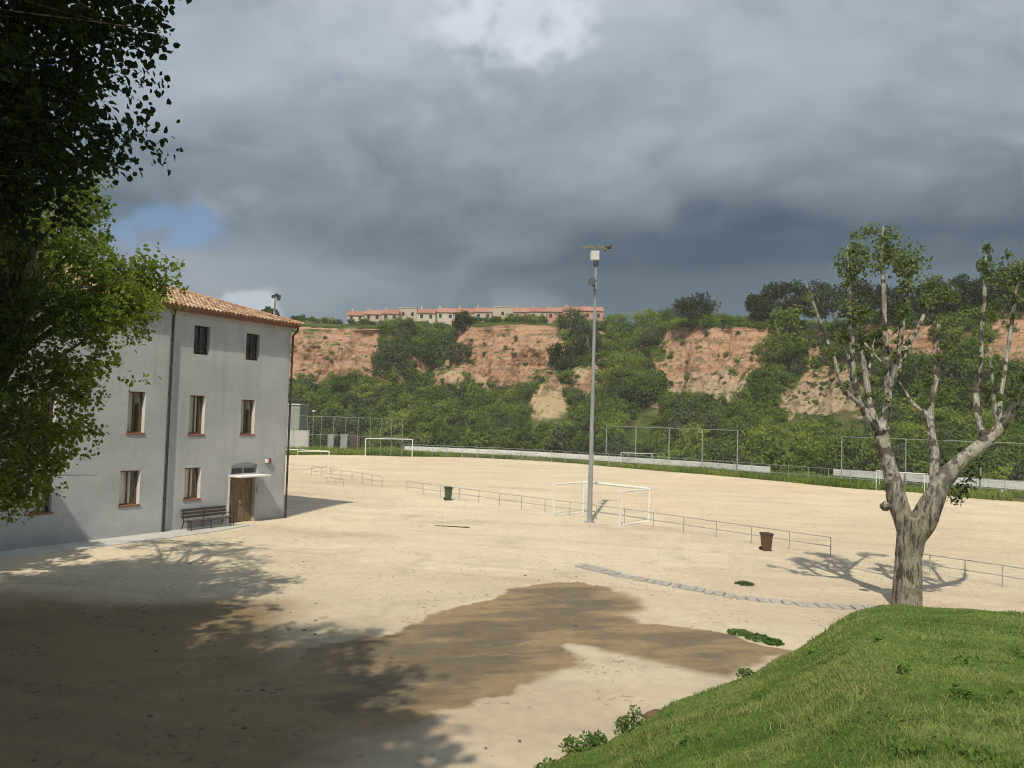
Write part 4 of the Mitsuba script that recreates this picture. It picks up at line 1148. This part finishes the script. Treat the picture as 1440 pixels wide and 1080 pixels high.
def low_wall(label, pts, h, t, z0=0.0, n_step=3.0, base=False):
    key = thing('low_wall', label, 'wall', 'white walls behind the pitch')
    pts = np.array([p[:2] for p in pts])
    L = np.r_[0, np.cumsum(np.linalg.norm(np.diff(pts, axis=0), axis=1))]
    n = int(L[-1] / n_step)
    s = np.linspace(0, L[-1], n + 1)
    q = np.stack([np.interp(s, L, pts[:, k]) for k in range(2)], 1)
    for a, b in zip(q, q[1:]):
        d = b - a; l = np.linalg.norm(d); d = d / l
        m = cbox(0.01, l - 0.01, -t / 2, t / 2, z0, z0 + h, 0.03)
        M = np.eye(4); M[:2, 0], M[:2, 1], M[:2, 3] = d, (-d[1], d[0]), a
        m.apply_transform(M)
        part(key, 'panel', m, 'white_wall_mat')
        if base:
            m = box(0, l, -t / 2 - 0.05, t / 2 + 0.05, -0.2, z0 - 0.003); m.apply_transform(M)
            part(key, 'footing', m, 'footing_mat')


low_wall('long white low wall behind the far fence, left of the pollarded tree', [at(592, 0, 126), at(650, 0, 124), at(720, 0, 122), at(800, 0, 117), at(900, 0, 109), at(1000, 0, 102), at(1093, 0, 94.5)], 0.72, 0.3, 0.60, base=True)
low_wall('white low wall on posts behind the trunk of the pollarded tree', [at(1180, 0, 89), at(1260, 0, 84), at(1350, 0, 79), at(1440, 0, 75), at(1500, 0, 73)], 0.75, 0.3, 0.85)
for k, px in enumerate((1190, 1232, 1275, 1320, 1365, 1410)):
    p = at(px, 0, np.interp(px, [1180, 1260, 1350, 1440], [89, 84, 79, 75]))
    part('low_wall_001', 'support', box(p[0] - 0.12, p[0] + 0.12, p[1] - 0.12, p[1] + 0.12, -0.1, 0.848), 'concrete_mat')
# pieces at the far left, behind the net
c0, c1 = at(396, 605, 128), at(422, 568, 128)
GB = thing('service_building', 'small grey flat topped building behind the far left net', 'building')
part(GB, 'wall', box(c0[0] - 6, c1[0], 128, 133, 0, c1[2] - 0.2), 'grey_wall_mat')
part(GB, 'roof', box(c0[0] - 6.15, c1[0] + 0.15, 127.85, 133.15, c1[2] - 0.19, c1[2]), 'white_wall_mat')
part(GB, 'window', box(at(404, 0, 128)[0], at(413, 0, 128)[0], 127.93, 127.99, at(404, 582, 128)[2], at(404, 574, 128)[2]), 'house_window_mat')
for x0, x1 in ((405, 411), (414, 421)):
    part(GB, 'opening', box(at(x0, 0, 128)[0], at(x1, 0, 128)[0], 127.93, 127.99, at(404, 606, 128)[2], at(404, 593, 128)[2]), 'house_window_mat')
for x0, x1, yt, yb, mat, lab in ((462, 471, 612, 620, 'grey_wall_mat', 'small pale block behind the far left net, left of the other'), (480, 490, 612, 620, 'grey_wall_mat', 'small pale block behind the far left net, right of the other'),
                                 (493, 508, 611, 620, 'dark_brown_mat', 'dark low box behind the far left net beside the pale blocks'), (405, 436, 606, 618, 'concrete_mat', 'low grey wall before the small service building')):
    e0, e1 = at(x0, yb, 127), at(x1, yt, 127)
    kk = thing('storage_block' if 'wall' not in lab else 'low_concrete_wall', lab, 'block' if 'wall' not in lab else 'wall')
    part(kk, 'body', cbox(e0[0], e1[0], 126.3, 127, -0.1, e1[2], 0.04), mat)
    part(kk, 'top', cbox(e0[0] - 0.06, e1[0] + 0.06, 126.24, 127.06, e1[2] + 0.002, e1[2] + 0.08, 0.02), 'concrete_mat' if mat != 'dark_brown_mat' else 'dark_brown_mat')
sl_ = thing('street_lamp', 'small lamp post with a white head behind the far left net', 'street lamp')
g3 = at(465, 0, 128) * [1, 1, 0]
part(sl_, 'pole', rod(g3, [g3[0], g3[1], at(465, 580, 128)[2]], 0.05), 'galv_mat')
hd = trimesh.creation.icosphere(2, 0.25); hd.apply_scale((1.2, 1.2, 0.7)); hd.apply_translation([g3[0], g3[1], at(465, 580, 128)[2] + 0.1])
part(sl_, 'head', hd, 'lamp_box_mat', smooth=True)

# ------------------------------------------------------------------ stone edging sunk into the sand
rng = np.random.default_rng(14)
SE = thing('stone_edging', 'row of pale square stones sunk in the sand, running to the pollarded tree', 'stone edging')
line = np.array([ground(x, y)[:2] for x, y in [(818, 797), (880, 812), (960, 826.5), (1040, 841.5), (1120, 850), (1215, 857), (1260, 861)]])
L = np.r_[0, np.cumsum(np.linalg.norm(np.diff(line, axis=0), axis=1))]
s = 0.0
while s < L[-1]:
    p = np.array([np.interp(s, L, line[:, k]) for k in range(2)]); p2 = np.array([np.interp(s + 0.1, L, line[:, k]) for k in range(2)])
    d = unit(p2 - p) if s + 0.1 < L[-1] else d
    ln, wd = rng.uniform(0.25, 0.33), rng.uniform(0.50, 0.68)
    if rng.uniform() > 0.0:
        hh = rng.uniform(0.05, 0.11)
        m = cbox(-ln / 2, ln / 2, -wd / 2, wd / 2, -0.1, hh, 0.02)
        a = math.atan2(d[1], d[0]) + rng.normal() * 0.06 + 0.25
        M = trimesh.transformations.rotation_matrix(a, (0, 0, 1)) @ trimesh.transformations.rotation_matrix(rng.normal() * 0.04, (1, 0, 0))
        m.apply_transform(M); m.apply_translation((*(p + rng.normal(size=2) * 0.02), 0))
        part(SE, 'stone', m, 'stone_mat')
    s += ln + rng.uniform(0.05, 0.10)
# dark strip in the sand
g0, g1 = ground(610, 739), ground(661, 742)
dv = unit(g1 - g0); sd = np.array([-dv[1], dv[0], 0])
DR = thing('dark_strip', 'narrow dark strip lying in the sand in front of the long rail', 'ground_strip')
for k in range(9):
    a = g0 + dv * (k * np.linalg.norm(g1 - g0) / 9)
    l = np.linalg.norm(g1 - g0) / 9 - 0.03
    wv = 0.06 + 0.16 * (k / 8) ** 0.7
    pts = np.array([a + dv * (l * u) + sd * (wv * v) + [0, 0, z] for u in (0, 1) for v in (-1, 1) for z in (-0.05, 0.012)])
    part(DR, 'segment', trimesh.convex.convex_hull(pts), 'dark_brown_mat')

# ------------------------------------------------------------------ small plants and litter
def small_plant(name, label, cat, c, rad, h, n, size, mat, seed, sprigs=False):
    r = np.random.default_rng(seed)
    key = thing(name, label, cat)
    ang, rr = r.uniform(0, 6.28, n), rad * np.sqrt(r.uniform(0, 1, n))
    pts = np.stack([rr * np.cos(ang), rr * np.sin(ang), h * r.uniform(0.05, 1, n) * (1 - 0.6 * (rr / rad) ** 2)], 1) + c
    part(key, 'foliage', leaf_mesh(pts, r.normal(size=(n, 3)) + [0, 0, 0.9], size * r.uniform(0.6, 1.3, n), r), mat)
    st = [tube([c + [0, 0, -0.05], c + (q - c) * [0.5, 0.5, 0.8], q], [0.008, 0.006, 0.003], 4) for q in pts[:: max(1, n // 14)]]
    part(key, 'stem', join(st), 'weed_mat')
    return key


for k, (px, py, rd, hh, lab) in enumerate([(1040, 891, 0.36, 0.10, 'leftmost clump of low dark weeds on the sand beside the lawn'), (1066, 899, 0.36, 0.16, 'middle clump of low green weeds on the sand beside the lawn'), (1088, 905, 0.28, 0.12, 'clump of low weeds on the sand closest to the lawn'),
                                           (1047, 822, 0.36, 0.12, 'small dry tuft on the sand left of the branch shadows')]):
    small_plant('weed_clump', lab, 'weed', ground(px, py), rd, hh, 260, 0.085, 'weed_mat' if k < 3 else 'olive_mat', 100 + k)
for k, (px, py, rd, hh, lab) in enumerate([(893, 1012, 0.2, 0.48, 'tallest leafy weed sprouting on the near edge of the lawn'), (878, 1022, 0.2, 0.35, 'small leafy weed left of the tallest weed on the lawn edge'), (826, 1048, 0.2, 0.34, 'leafy weed on the lawn edge near the bottom of the photo'),
                                           (802, 1056, 0.2, 0.32, 'leafy weed lowest on the lawn edge'), (842, 1040, 0.16, 0.3, 'thin weed between the two lower weeds of the lawn edge'), (1048, 968, 0.22, 0.2, 'broad dark weed at the bend of the lawn edge')]):
    c = ground(px, py)
    c[:2] *= 0.985 * float(bank_radius(c[0], c[1])) / math.hypot(c[0], c[1])          # just inside the rim of the bank
    c[2] = max(0.02, float(bank_height(c[0], c[1])))
    small_plant('edge_weed', lab, 'weed', c, rd, hh, 150, 0.075, 'weed_mat', 200 + k)
rw_ = np.random.default_rng(91)
wx, wy, wr = lawn_points(420, rw_, 4.5)
wc, wn, ws = [], [], []
for a, b, c_ in zip(wx[:75], wy[:75], wr[:75]):
    k = int(rw_.integers(14, 40)); R_ = rw_.uniform(0.08, 0.30)
    q = rw_.normal(size=(k, 3)) * [R_ * 0.6, R_ * 0.6, 0.0]
    zz = bank_height(a + q[:, 0], b + q[:, 1]) + rw_.uniform(0.03, 0.12, k)
    wc.append(np.c_[a + q[:, 0], b + q[:, 1], zz]); wn.append(rw_.normal(size=(k, 3)) * 0.5 + [0, 0, 1]); ws.append(rw_.uniform(0.025, 0.06, k) * (1 + c_ / 30))
stuff('lawn_weeds', leaf_mesh(np.vstack(wc), np.vstack(wn), np.concatenate(ws), rw_, 0.8, True), 'weed_mat', 'broad leaved low weeds scattered through the grass of the bank')
c = ground(925, 1003); c[:2] *= 1.0 * float(bank_radius(c[0], c[1])) / math.hypot(c[0], c[1]); rk_ = trimesh.creation.icosphere(3, 0.2)
rk_.vertices *= (1 + 0.5 * (meshkit.fbm(np.array(rk_.vertices) * 6, 3, 3) - 0.5))[:, None]; rk_.apply_scale((1.3, 0.9, 0.6)); rk_.apply_translation(c + [0, 0, 0.06])
scene['rock_mat'] = diffuse(rgb(0.20, 0.12, 0.085))
single('rock', rk_, 'rock_mat', 'reddish brown rock at the edge of the lawn', 'rock', smooth=30)
rng = np.random.default_rng(31)
n = 330
lp = np.c_[rng.uniform(-13, 3.5, n), rng.uniform(12.5, 33, n)]
lp = lp[meshkit.fbm(np.c_[lp * 0.35, 0 * lp[:, 0]], 3, 77) > 0.47]
ms = []
for q in lp:
    sz = 0.018 + 0.05 * rng.uniform() ** 3
    m = trimesh.creation.icosphere(1, sz)
    m.apply_scale((1, rng.uniform(0.5, 1), rng.uniform(0.25, 0.5))); m.apply_transform(trimesh.transformations.rotation_matrix(rng.uniform(0, 6), (0, 0, 1))); m.apply_translation((q[0], q[1], sz * 0.2)); ms.append(m)
scene['clod_mat'] = diffuse(rgb(0.17, 0.135, 0.095))
stuff('scattered_clods', join(ms), 'clod_mat', 'small dark clods and dead leaves scattered over the near sand')

# ------------------------------------------------------------------ the pollarded tree on the right
D0 = ground(1276, 853)[1]
PT = thing('pollarded_tree', 'big pollarded tree with bare cut limbs and leaf tufts at the top of the lawn', 'tree')
rng = np.random.default_rng(40)


def limb(name, pts, n=None, sides=14, rough=0.06):
    """pts: (px, py, radius px, metres behind the trunk)"""
    q = []
    for (px, py, r, dd) in pts:
        P_ = at(px, py, D0 + dd); q.append((*P_, 0.79 * r / F * (D0 + dd)))
    q = np.array(q)
    length = np.sum(np.linalg.norm(np.diff(q[:, :3], axis=0), axis=1))
    n = n or max(5, int(length / 0.16))
    s = smooth_path(q, n)
    m = tube(s[:, :3], s[:, 3], sides)
    v = np.array(m.vertices)
    body = v[:n * sides].reshape(n, sides, 3)
    off = (meshkit.fbm(body * np.array([2.2, 2.2, 1.0]), 4, 7) - 0.5) * 2
    body = s[:, None, :3] + (body - s[:, None, :3]) * (1 + rough * 3.0 * off)[..., None]
    v[:n * sides] = body.reshape(-1, 3)
    m = trimesh.Trimesh(v, m.faces, process=False)
    return part(PT, name, m, 'pale_bark_mat', smooth=True)


def knob(px, py, r, dd):
    c = at(px, py, D0 + dd); m = trimesh.creation.icosphere(3, r / F * D0)
    m.vertices *= (1 + 0.7 * (meshkit.fbm(np.array(m.vertices) * 5 + px, 3, 2) - 0.5))[:, None]
    m.apply_translation(c)
    return part(PT, 'burl', m, 'pale_bark_mat', smooth=True)


limb('trunk', [(1275, 872, 29, 0), (1276, 850, 26, 0), (1276, 825, 23.5, 0), (1278, 790, 21.5, 0), (1281, 762, 23, 0), (1284, 742, 27, 0), (1286, 728, 25, 0)], 40, 28, 0.08)
limb('limb', [(1281, 760, 17, 0), (1272, 735, 19, 0), (1262, 708, 17, 0.05), (1256, 680, 14.5, 0.1), (1248, 645, 13, 0.1), (1240, 618, 13, 0.1), (1238, 602, 12.5, 0.1)], 34, 20, 0.08)
limb('limb', [(1285, 760, 17, 0), (1298, 735, 20, -0.1), (1311, 705, 19, -0.2), (1322, 682, 17, -0.3), (1336, 664, 15, -0.4), (1356, 645, 12.5, -0.6), (1380, 626, 11.5, -0.8), (1400, 608, 10, -0.9), (1418, 586, 8, -1.0), (1435, 562, 7, -1.2), (1455, 530, 6, -1.3), (1475, 490, 5, -1.4), (1490, 440, 4, -1.4)], 70, 18, 0.08)
BR = [
    [(1236, 608, 8, 0.1), (1226, 588, 7, -0.2), (1206, 566, 5.5, -0.5), (1186, 548, 4.8, -0.7), (1180, 530, 4.6, -0.8), (1173, 505, 4.2, -0.9), (1167, 490, 4, -0.9), (1158, 465, 3.6, -1.0), (1147, 436, 3.4, -1.1), (1139, 415, 3.2, -1.2), (1132, 397, 3, -1.2)],
    [(1146, 433, 1.2, -1.1), (1130, 431, 1.0, -1.2), (1113, 428, 0.8, -1.3)],
    [(1234, 606, 7, 0.2), (1220, 582, 5.5, 0.6), (1206, 560, 5, 0.9), (1198, 532, 4.5, 1.1), (1194, 505, 4.2, 1.2), (1186, 478, 3.5, 1.3), (1178, 458, 3, 1.4), (1170, 440, 2.6, 1.4)],
    [(1232, 604, 7, -0.1), (1214, 578, 6, -0.4), (1203, 545, 5.5, -0.6), (1199, 500, 5, -0.7), (1197, 460, 4.8, -0.7), (1195, 420, 4.4, -0.8), (1193, 390, 4, -0.8), (1192, 360, 3, -0.8), (1193, 345, 2, -0.8)],
    [(1236, 604, 7, 0.3), (1226, 575, 6.2, 0.5), (1220, 545, 5.8, 0.7), (1215, 510, 5.2, 0.8), (1211, 488, 4.6, 0.8), (1209, 475, 4.4, 0.8)],
    [(1219, 535, 3.5, 0.7), (1224, 508, 3, 0.9), (1230, 480, 2.6, 1.0), (1236, 462, 2.2, 1.0)],
    [(1212, 478, 2.2, 0.8), (1226, 494, 2, 0.3), (1240, 509, 2, 0.1)],
    [(1239, 608, 10, 0.1), (1244, 585, 9, 0.1), (1249, 560, 8.2, 0.0), (1248, 530, 7.2, 0.0), (1246, 495, 6.6, 0.1), (1244, 450, 5.8, 0.2), (1243, 410, 5, 0.2), (1241, 380, 4.4, 0.3), (1240, 345, 3.4, 0.3), (1242, 318, 2.2, 0.3)],
    [(1250, 548, 7, 0.0), (1258, 520, 6.2, -0.3), (1264, 490, 5.6, -0.5), (1270, 450, 5, -0.7), (1275, 415, 4.2, -0.8), (1279, 385, 3.2, -0.9), (1282, 365, 2.2, -0.9)],
    [(1252, 540, 5, 0.3), (1266, 512, 4.8, 0.9), (1282, 478, 4.6, 1.4), (1296, 450, 4, 1.7), (1306, 428, 3, 1.9), (1314, 405, 2, 2.0)],
    [(1318, 690, 12, -0.2), (1314, 668, 11, 0.1), (1315, 640, 9.5, 0.3), (1310, 612, 8, 0.4), (1308, 585, 7.2, 0.5), (1312, 560, 6.6, 0.5), (1316, 530, 6, 0.5), (1319, 495, 5, 0.6), (1320, 470, 4.6, 0.6), (1320, 456, 4.4, 0.6)],
    [(1308, 590, 6, 0.5), (1298, 578, 5, 0.6), (1288, 572, 4, 0.7), (1276, 556, 3, 0.8), (1264, 536, 2.4, 0.9)],
    [(1387, 622, 9, -0.8), (1379, 602, 7.5, -0.7), (1374, 578, 6.5, -0.6), (1372, 552, 6.2, -0.5), (1377, 535, 4.6, -0.4), (1380, 500, 4.4, -0.4), (1381, 460, 4.2, -0.4), (1384, 425, 4, -0.4), (1385, 395, 2.8, -0.4), (1386, 360, 2.2, -0.4), (1387, 340, 1.6, -0.4)],
    [(1404, 606, 6, -0.9), (1399, 575, 4.4, -1.0), (1396, 550, 4, -1.1), (1394, 520, 3.6, -1.2), (1392, 488, 3.2, -1.2)],
    [(1406, 602, 6, -0.8), (1406, 570, 4.8, -0.5), (1412, 530, 4.4, -0.3), (1419, 480, 4.2, -0.2), (1426, 432, 3.6, -0.2), (1432, 395, 2.6, -0.2), (1437, 365, 1.8, -0.2)],
    [(1410, 600, 5, -1.0), (1422, 580, 3.6, -1.5), (1432, 556, 3, -1.8), (1444, 530, 2.6, -2.0), (1452, 500, 2, -2.1)],
    [(1408, 440, 1.6, -0.3), (1424, 415, 1.3, -0.6), (1436, 392, 1.0, -0.8)]]
for q in BR:
    limb('limb' if q[0][2] > 4 else 'twig', [(a, b, c * 0.82, e) for a, b, c, e in q], None, 10, 0.12)
knob(1245, 712, 7, -0.2); knob(1252, 665, 4.5, -0.4); knob(1373, 550, 5, -0.5); knob(1238, 604, 11, 0.1); knob(1308, 588, 6, 0.5)
# leaf tufts along the limb tops
LT = [(1210, 368, 24, -0.8), (1194, 372, 17, -0.8), (1206, 350, 12, -0.8), (1246, 332, 15, 0.3), (1222, 325, 11, 0.3), (1258, 352, 20, 0.2), (1245, 358, 15, 0.3), (1268, 372, 18, -0.2), (1284, 366, 19, -0.9), (1276, 385, 12, -0.8), (1279, 402, 10, -0.8),
      (1196, 432, 16, -0.7), (1212, 442, 12, -0.7), (1203, 452, 10, -0.7), (1272, 428, 11, -0.7), (1310, 402, 15, 2.0), (1326, 410, 15, 2.0), (1300, 420, 10, 1.9), (1338, 418, 10, 2.0), (1200, 330, 5, -0.8),
      (1392, 388, 12, -0.4), (1408, 382, 15, -0.3), (1424, 392, 15, -0.3), (1436, 380, 12, -0.3), (1444, 398, 14, -0.3), (1402, 428, 13, -0.5), (1398, 445, 9, -0.8), (1390, 352, 6, -0.4), (1418, 358, 6, -0.3), (1430, 420, 10, -0.3),
      (1330, 480, 10, 0.6), (1336, 495, 12, 0.6), (1300, 540, 12, 0.8), (1322, 560, 11, 0.5), (1332, 545, 12, 0.5), (1310, 525, 8, 0.6), (1268, 455, 7, -0.6), (1240, 470, 7, 0.6), (1378, 505, 6, -0.5), (1186, 470, 8, -0.7), (1210, 472, 8, 0.8)]
for q in BR[:1] + BR[2:6] + BR[7:10] + BR[10:11] + BR[12:16]:
    for _ in range(8):
        k = rng.uniform(0.25, 0.97) * (len(q) - 1); a, b = q[int(k)], q[min(int(k) + 1, len(q) - 1)]; f_ = k - int(k)
        LT.append((a[0] + (b[0] - a[0]) * f_ + rng.normal() * 6, a[1] + (b[1] - a[1]) * f_ + rng.normal() * 4, rng.uniform(3.5, 7.5), a[3] + (b[3] - a[3]) * f_ + rng.normal() * 0.15))
LC = [(1350, 690, 12, -0.2), (1360, 678, 12, -0.3), (1342, 702, 9, -0.2), (1368, 666, 8, -0.4), (1330, 650, 6, 0.1), (1376, 650, 6, -0.6), (1352, 632, 5, -0.5)]


def tufts(specs, name, mat, dens, size):
    c, nn = [], []
    for (px, py, r, dd) in specs:
        ctr = at(px, py, D0 + dd); R_ = r / F * D0
        n = int(dens * R_ ** 1.6)
        d = rng.normal(size=(n, 3)); d /= np.linalg.norm(d, axis=1, keepdims=True)
        c.append(ctr + d * (R_ * 1.3 * rng.uniform(0.1, 1.1, n) ** 0.7)[:, None]); nn.append(d * 0.7 + rng.normal(size=(n, 3)) * 0.6 + [0, 0, 0.3])
    c, nn = np.vstack(c), np.vstack(nn)
    part(PT, name, leaf_mesh(c, nn, size * rng.uniform(0.6, 1.3, len(c)), rng, 0.9, True), mat)


tufts(LT, 'foliage', 'poplar_leaf_mat', 700, 0.115)
tufts(LC, 'ivy', 'dark_leaf_mat', 420, 0.11)

# ------------------------------------------------------------------ the leafy trees on the left
def leafy_tree(name, label, root, lean_top, clumps, leaves, size, spread, mat, bark, trunk_r, seed, droop=0.0, fine=True):
    r = np.random.default_rng(seed)
    key = thing(name, label, 'tree')
    root, lean_top = np.array(root, float), np.array(lean_top, float)
    mid = (root + lean_top) / 2 + r.normal(size=3) * [0.25, 0.25, 0]
    tp = smooth_path(np.c_[np.array([root - [0, 0, 0.3], root + (mid - root) * 0.4, mid, lean_top]), [trunk_r * 1.3, trunk_r, trunk_r * 0.75, trunk_r * 0.3]], 24)
    part(key, 'trunk', tube(tp[:, :3], tp[:, 3], 14), bark, smooth=True)
    clumps = np.asarray(clumps, float)
    for c in clumps[::2]:
        k = int(np.clip(np.interp(c[2] - 1.5 - 0.25 * np.hypot(*(c - lean_top)[:2]), tp[:, 2], np.arange(24)), 3, 22))
        s0 = tp[k, :3]
        m1 = s0 + (c - s0) * 0.5 + [0, 0, 0.12 * np.linalg.norm(c - s0)] + r.normal(size=3) * 0.2
        L_ = np.linalg.norm(c - s0)
        bp = smooth_path(np.c_[np.array([s0, m1, c]), [0.03 + 0.013 * L_, 0.02 + 0.007 * L_, 0.010]], 14)
        sub = [tube(bp[:, :3], bp[:, 3], 7)]
        for _ in range(5):
            b0 = bp[r.integers(6, 13), :3]; e = c + r.normal(size=3) * spread * 0.9
            sub.append(tube(smooth_path([b0, (b0 + e) / 2 + r.normal(size=3) * 0.1, e], 6), np.linspace(0.014, 0.005, 6), 4))
        part(key, 'branch', join(sub), bark, smooth=True)
    k = r.integers(0, len(clumps), leaves)
    d = r.normal(size=(leaves, 3))
    tw = r.integers(0, 26, leaves)                                       # leaves sit in sprays round twig ends
    twp = r.normal(size=(len(clumps), 26, 3)) * spread * [0.75, 0.75, 0.6]
    c = clumps[k] + twp[k, tw] + d * spread * 0.20
    c[:, 2] -= droop * r.uniform(0, 1, leaves)
    nn = twp[k, tw] / spread * 0.5 + r.normal(size=(leaves, 3)) * 0.7 + [0, 0, 0.5]
    part(key, 'crown', leaf_mesh(c, nn, size * r.uniform(0.5, 1.3, leaves), r, 0.85, fine), mat)
    return key


rng = np.random.default_rng(61)


def ellipsoid_clumps(n, c, rad, shell=0.5, rng=rng):
    u = rng.normal(size=(n, 3)); u /= np.linalg.norm(u, axis=1, keepdims=True)
    return u * (rng.uniform(shell, 1, n) ** 0.5)[:, None] * rad + c


# lime green tree in front of the building
LCL = []
for px, py, dd in [(145, 285, 20), (115, 325, 20.5), (150, 340, 20), (85, 355, 21), (130, 380, 19.5), (170, 390, 20), (55, 395, 20.5), (100, 425, 20), (150, 435, 20.5), (190, 425, 20), (212, 432, 20), (25, 435, 20), (75, 465, 20.5), (125, 470, 20),
                   (168, 470, 20), (195, 455, 20), (35, 495, 20), (85, 505, 20), (130, 505, 19.5), (155, 510, 20), (15, 545, 20), (60, 540, 20.5), (105, 550, 20), (140, 545, 20), (10, 595, 19.5), (50, 590, 20), (95, 600, 19.5), (118, 600, 20), (20, 640, 19.5),
                   (60, 640, 19.5), (5, 665, 19), (45, 675, 19.2), (85, 655, 19.4), (95, 345, 22.5), (55, 435, 23), (120, 425, 23), (165, 395, 22.5), (25, 375, 22), (148, 300, 21), (140, 262, 20.5), (185, 395, 21), (222, 400, 21), (240, 386, 21), (228, 378, 21), (5, 690, 18.8)]:
    px = px - 24 * min(1.0, max(0.0, (px - 20) / 60))
    LCL.append(at(px + rng.normal() * 8, py + rng.normal() * 8, dd))
LCL = np.array(LCL)
back_clumps = ellipsoid_clumps(46, (-13.5, 20.4, 8.4), (5.0, 4.6, 4.4), 0.3)
back_clumps = back_clumps[project(back_clumps)[:, 0] < 60]
back_clumps = np.vstack([back_clumps, [at(px, py, dd) for px, py, dd in [(185, 410, 27), (150, 380, 27.5), (110, 360, 27), (70, 350, 27), (165, 430, 26), (120, 410, 26), (80, 400, 26), (40, 380, 26), (130, 340, 25), (90, 330, 25), (175, 405, 25), (50, 330, 26), (20, 340, 27), (-10, 350, 27), (-40, 360, 26), (200, 425, 24.5), (10, 420, 25), (140, 450, 24.5)]]])
leafy_tree('plane_tree', 'lime green leafy tree hanging over the left part of the grey building', (-15.2, 20.9, 0), (-12.3, 20.3, 10.8), np.vstack([LCL, back_clumps]), 36000, 0.115, 0.47, 'lime_leaf_mat', 'bark_mat', 0.26, 71, 0.15)
c2_ = ellipsoid_clumps(110, (-14.8, 20.0, 9.2), (3.5, 3.8, 3.9), 0.1)
c2_ = c2_[project(c2_)[:, 0] < 5]  # added crown kept out of view, there only for the shade it casts
leafy_tree('plane_tree', 'added leafy tree beyond the left edge, there to thicken the shade by the building', (-17.4, 20.2, 0), (-16.2, 20.4, 12.0), c2_, 52000, 0.155, 0.55, 'lime_leaf_mat', 'bark_mat', 0.24, 79)
# dark tree close by at the upper left
DCL = ellipsoid_clumps(110, (-8.6, 6.6, 12.3), (5.2, 5.2, 4.2), 0.35)
extra = np.array([at(px - 22, py - 8, dd) for px, py, dd in [(40, 20, 9.5), (90, 15, 9.5), (140, 10, 9.2), (175, 0, 9), (20, 70, 10), (95, 85, 9.5), (125, 55, 9.5), (10, 150, 10), (60, 170, 10), (100, 160, 9.8), (130, 175, 9.5), (20, 215, 10), (70, 215, 10), (105, 210, 10), (10, 260, 10), (35, 250, 10), (-5, 290, 10), (-30, 200, 10), (-40, 290, 10), (-60, 100, 10), (-20, 30, 10)]])
pj = project(DCL)
DCL = DCL[(pj[:, 2] < 1) | (pj[:, 0] < -60) | (pj[:, 1] < -90)]
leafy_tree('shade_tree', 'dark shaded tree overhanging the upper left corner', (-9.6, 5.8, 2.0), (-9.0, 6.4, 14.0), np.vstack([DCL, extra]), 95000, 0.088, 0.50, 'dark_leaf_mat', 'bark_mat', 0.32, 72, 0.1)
# the big tree behind the photographer whose shade lies over the near sand
for c_, r_, seed, n_, lab in [((-10.6, -1.3, 16.8), (6.9, 6.6, 5.4), 73, 240, 'tall tree beside the photographer at left, outside the picture'),
                              ((-16.2, 9.4, 13.2), (6.2, 6.0, 5.4), 74, 190, 'tree left of the picture, between the dark tree and the building'),
                              ((-19.0, -7.5, 17.0), (7.0, 7.0, 6.0), 75, 150, 'tree farthest behind the photographer at left'),
                              ((-23.6, 23.6, 9.6), (4.0, 4.2, 4.4), 76, 110, 'tree outside the left edge of the picture, in front of the grey building')]:
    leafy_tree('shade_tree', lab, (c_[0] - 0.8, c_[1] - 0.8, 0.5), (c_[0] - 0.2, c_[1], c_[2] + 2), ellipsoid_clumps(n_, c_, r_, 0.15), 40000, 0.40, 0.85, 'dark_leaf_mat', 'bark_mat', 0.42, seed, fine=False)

# ------------------------------------------------------------------ air
HZ = 0.00045
scene['haze_air'] = {'type': 'homogeneous', 'albedo': {'type': 'rgb', 'value': [0.95, 0.95, 0.95]}, 'sigma_t': HZ}
scene['haze'] = {'type': 'cube', 'to_world': T().translate([0.0, 0.0, 32.0]).scale([905.0, 905.0, 34.0]), 'bsdf': {'type': 'null'}, 'interior': {'type': 'ref', 'id': 'haze_air'}}
labels['haze'] = {'label': 'thin haze in the air between the yard and the hillside', 'kind': 'stuff'}
scene['camera']['medium'] = {'type': 'ref', 'id': 'haze_air'}
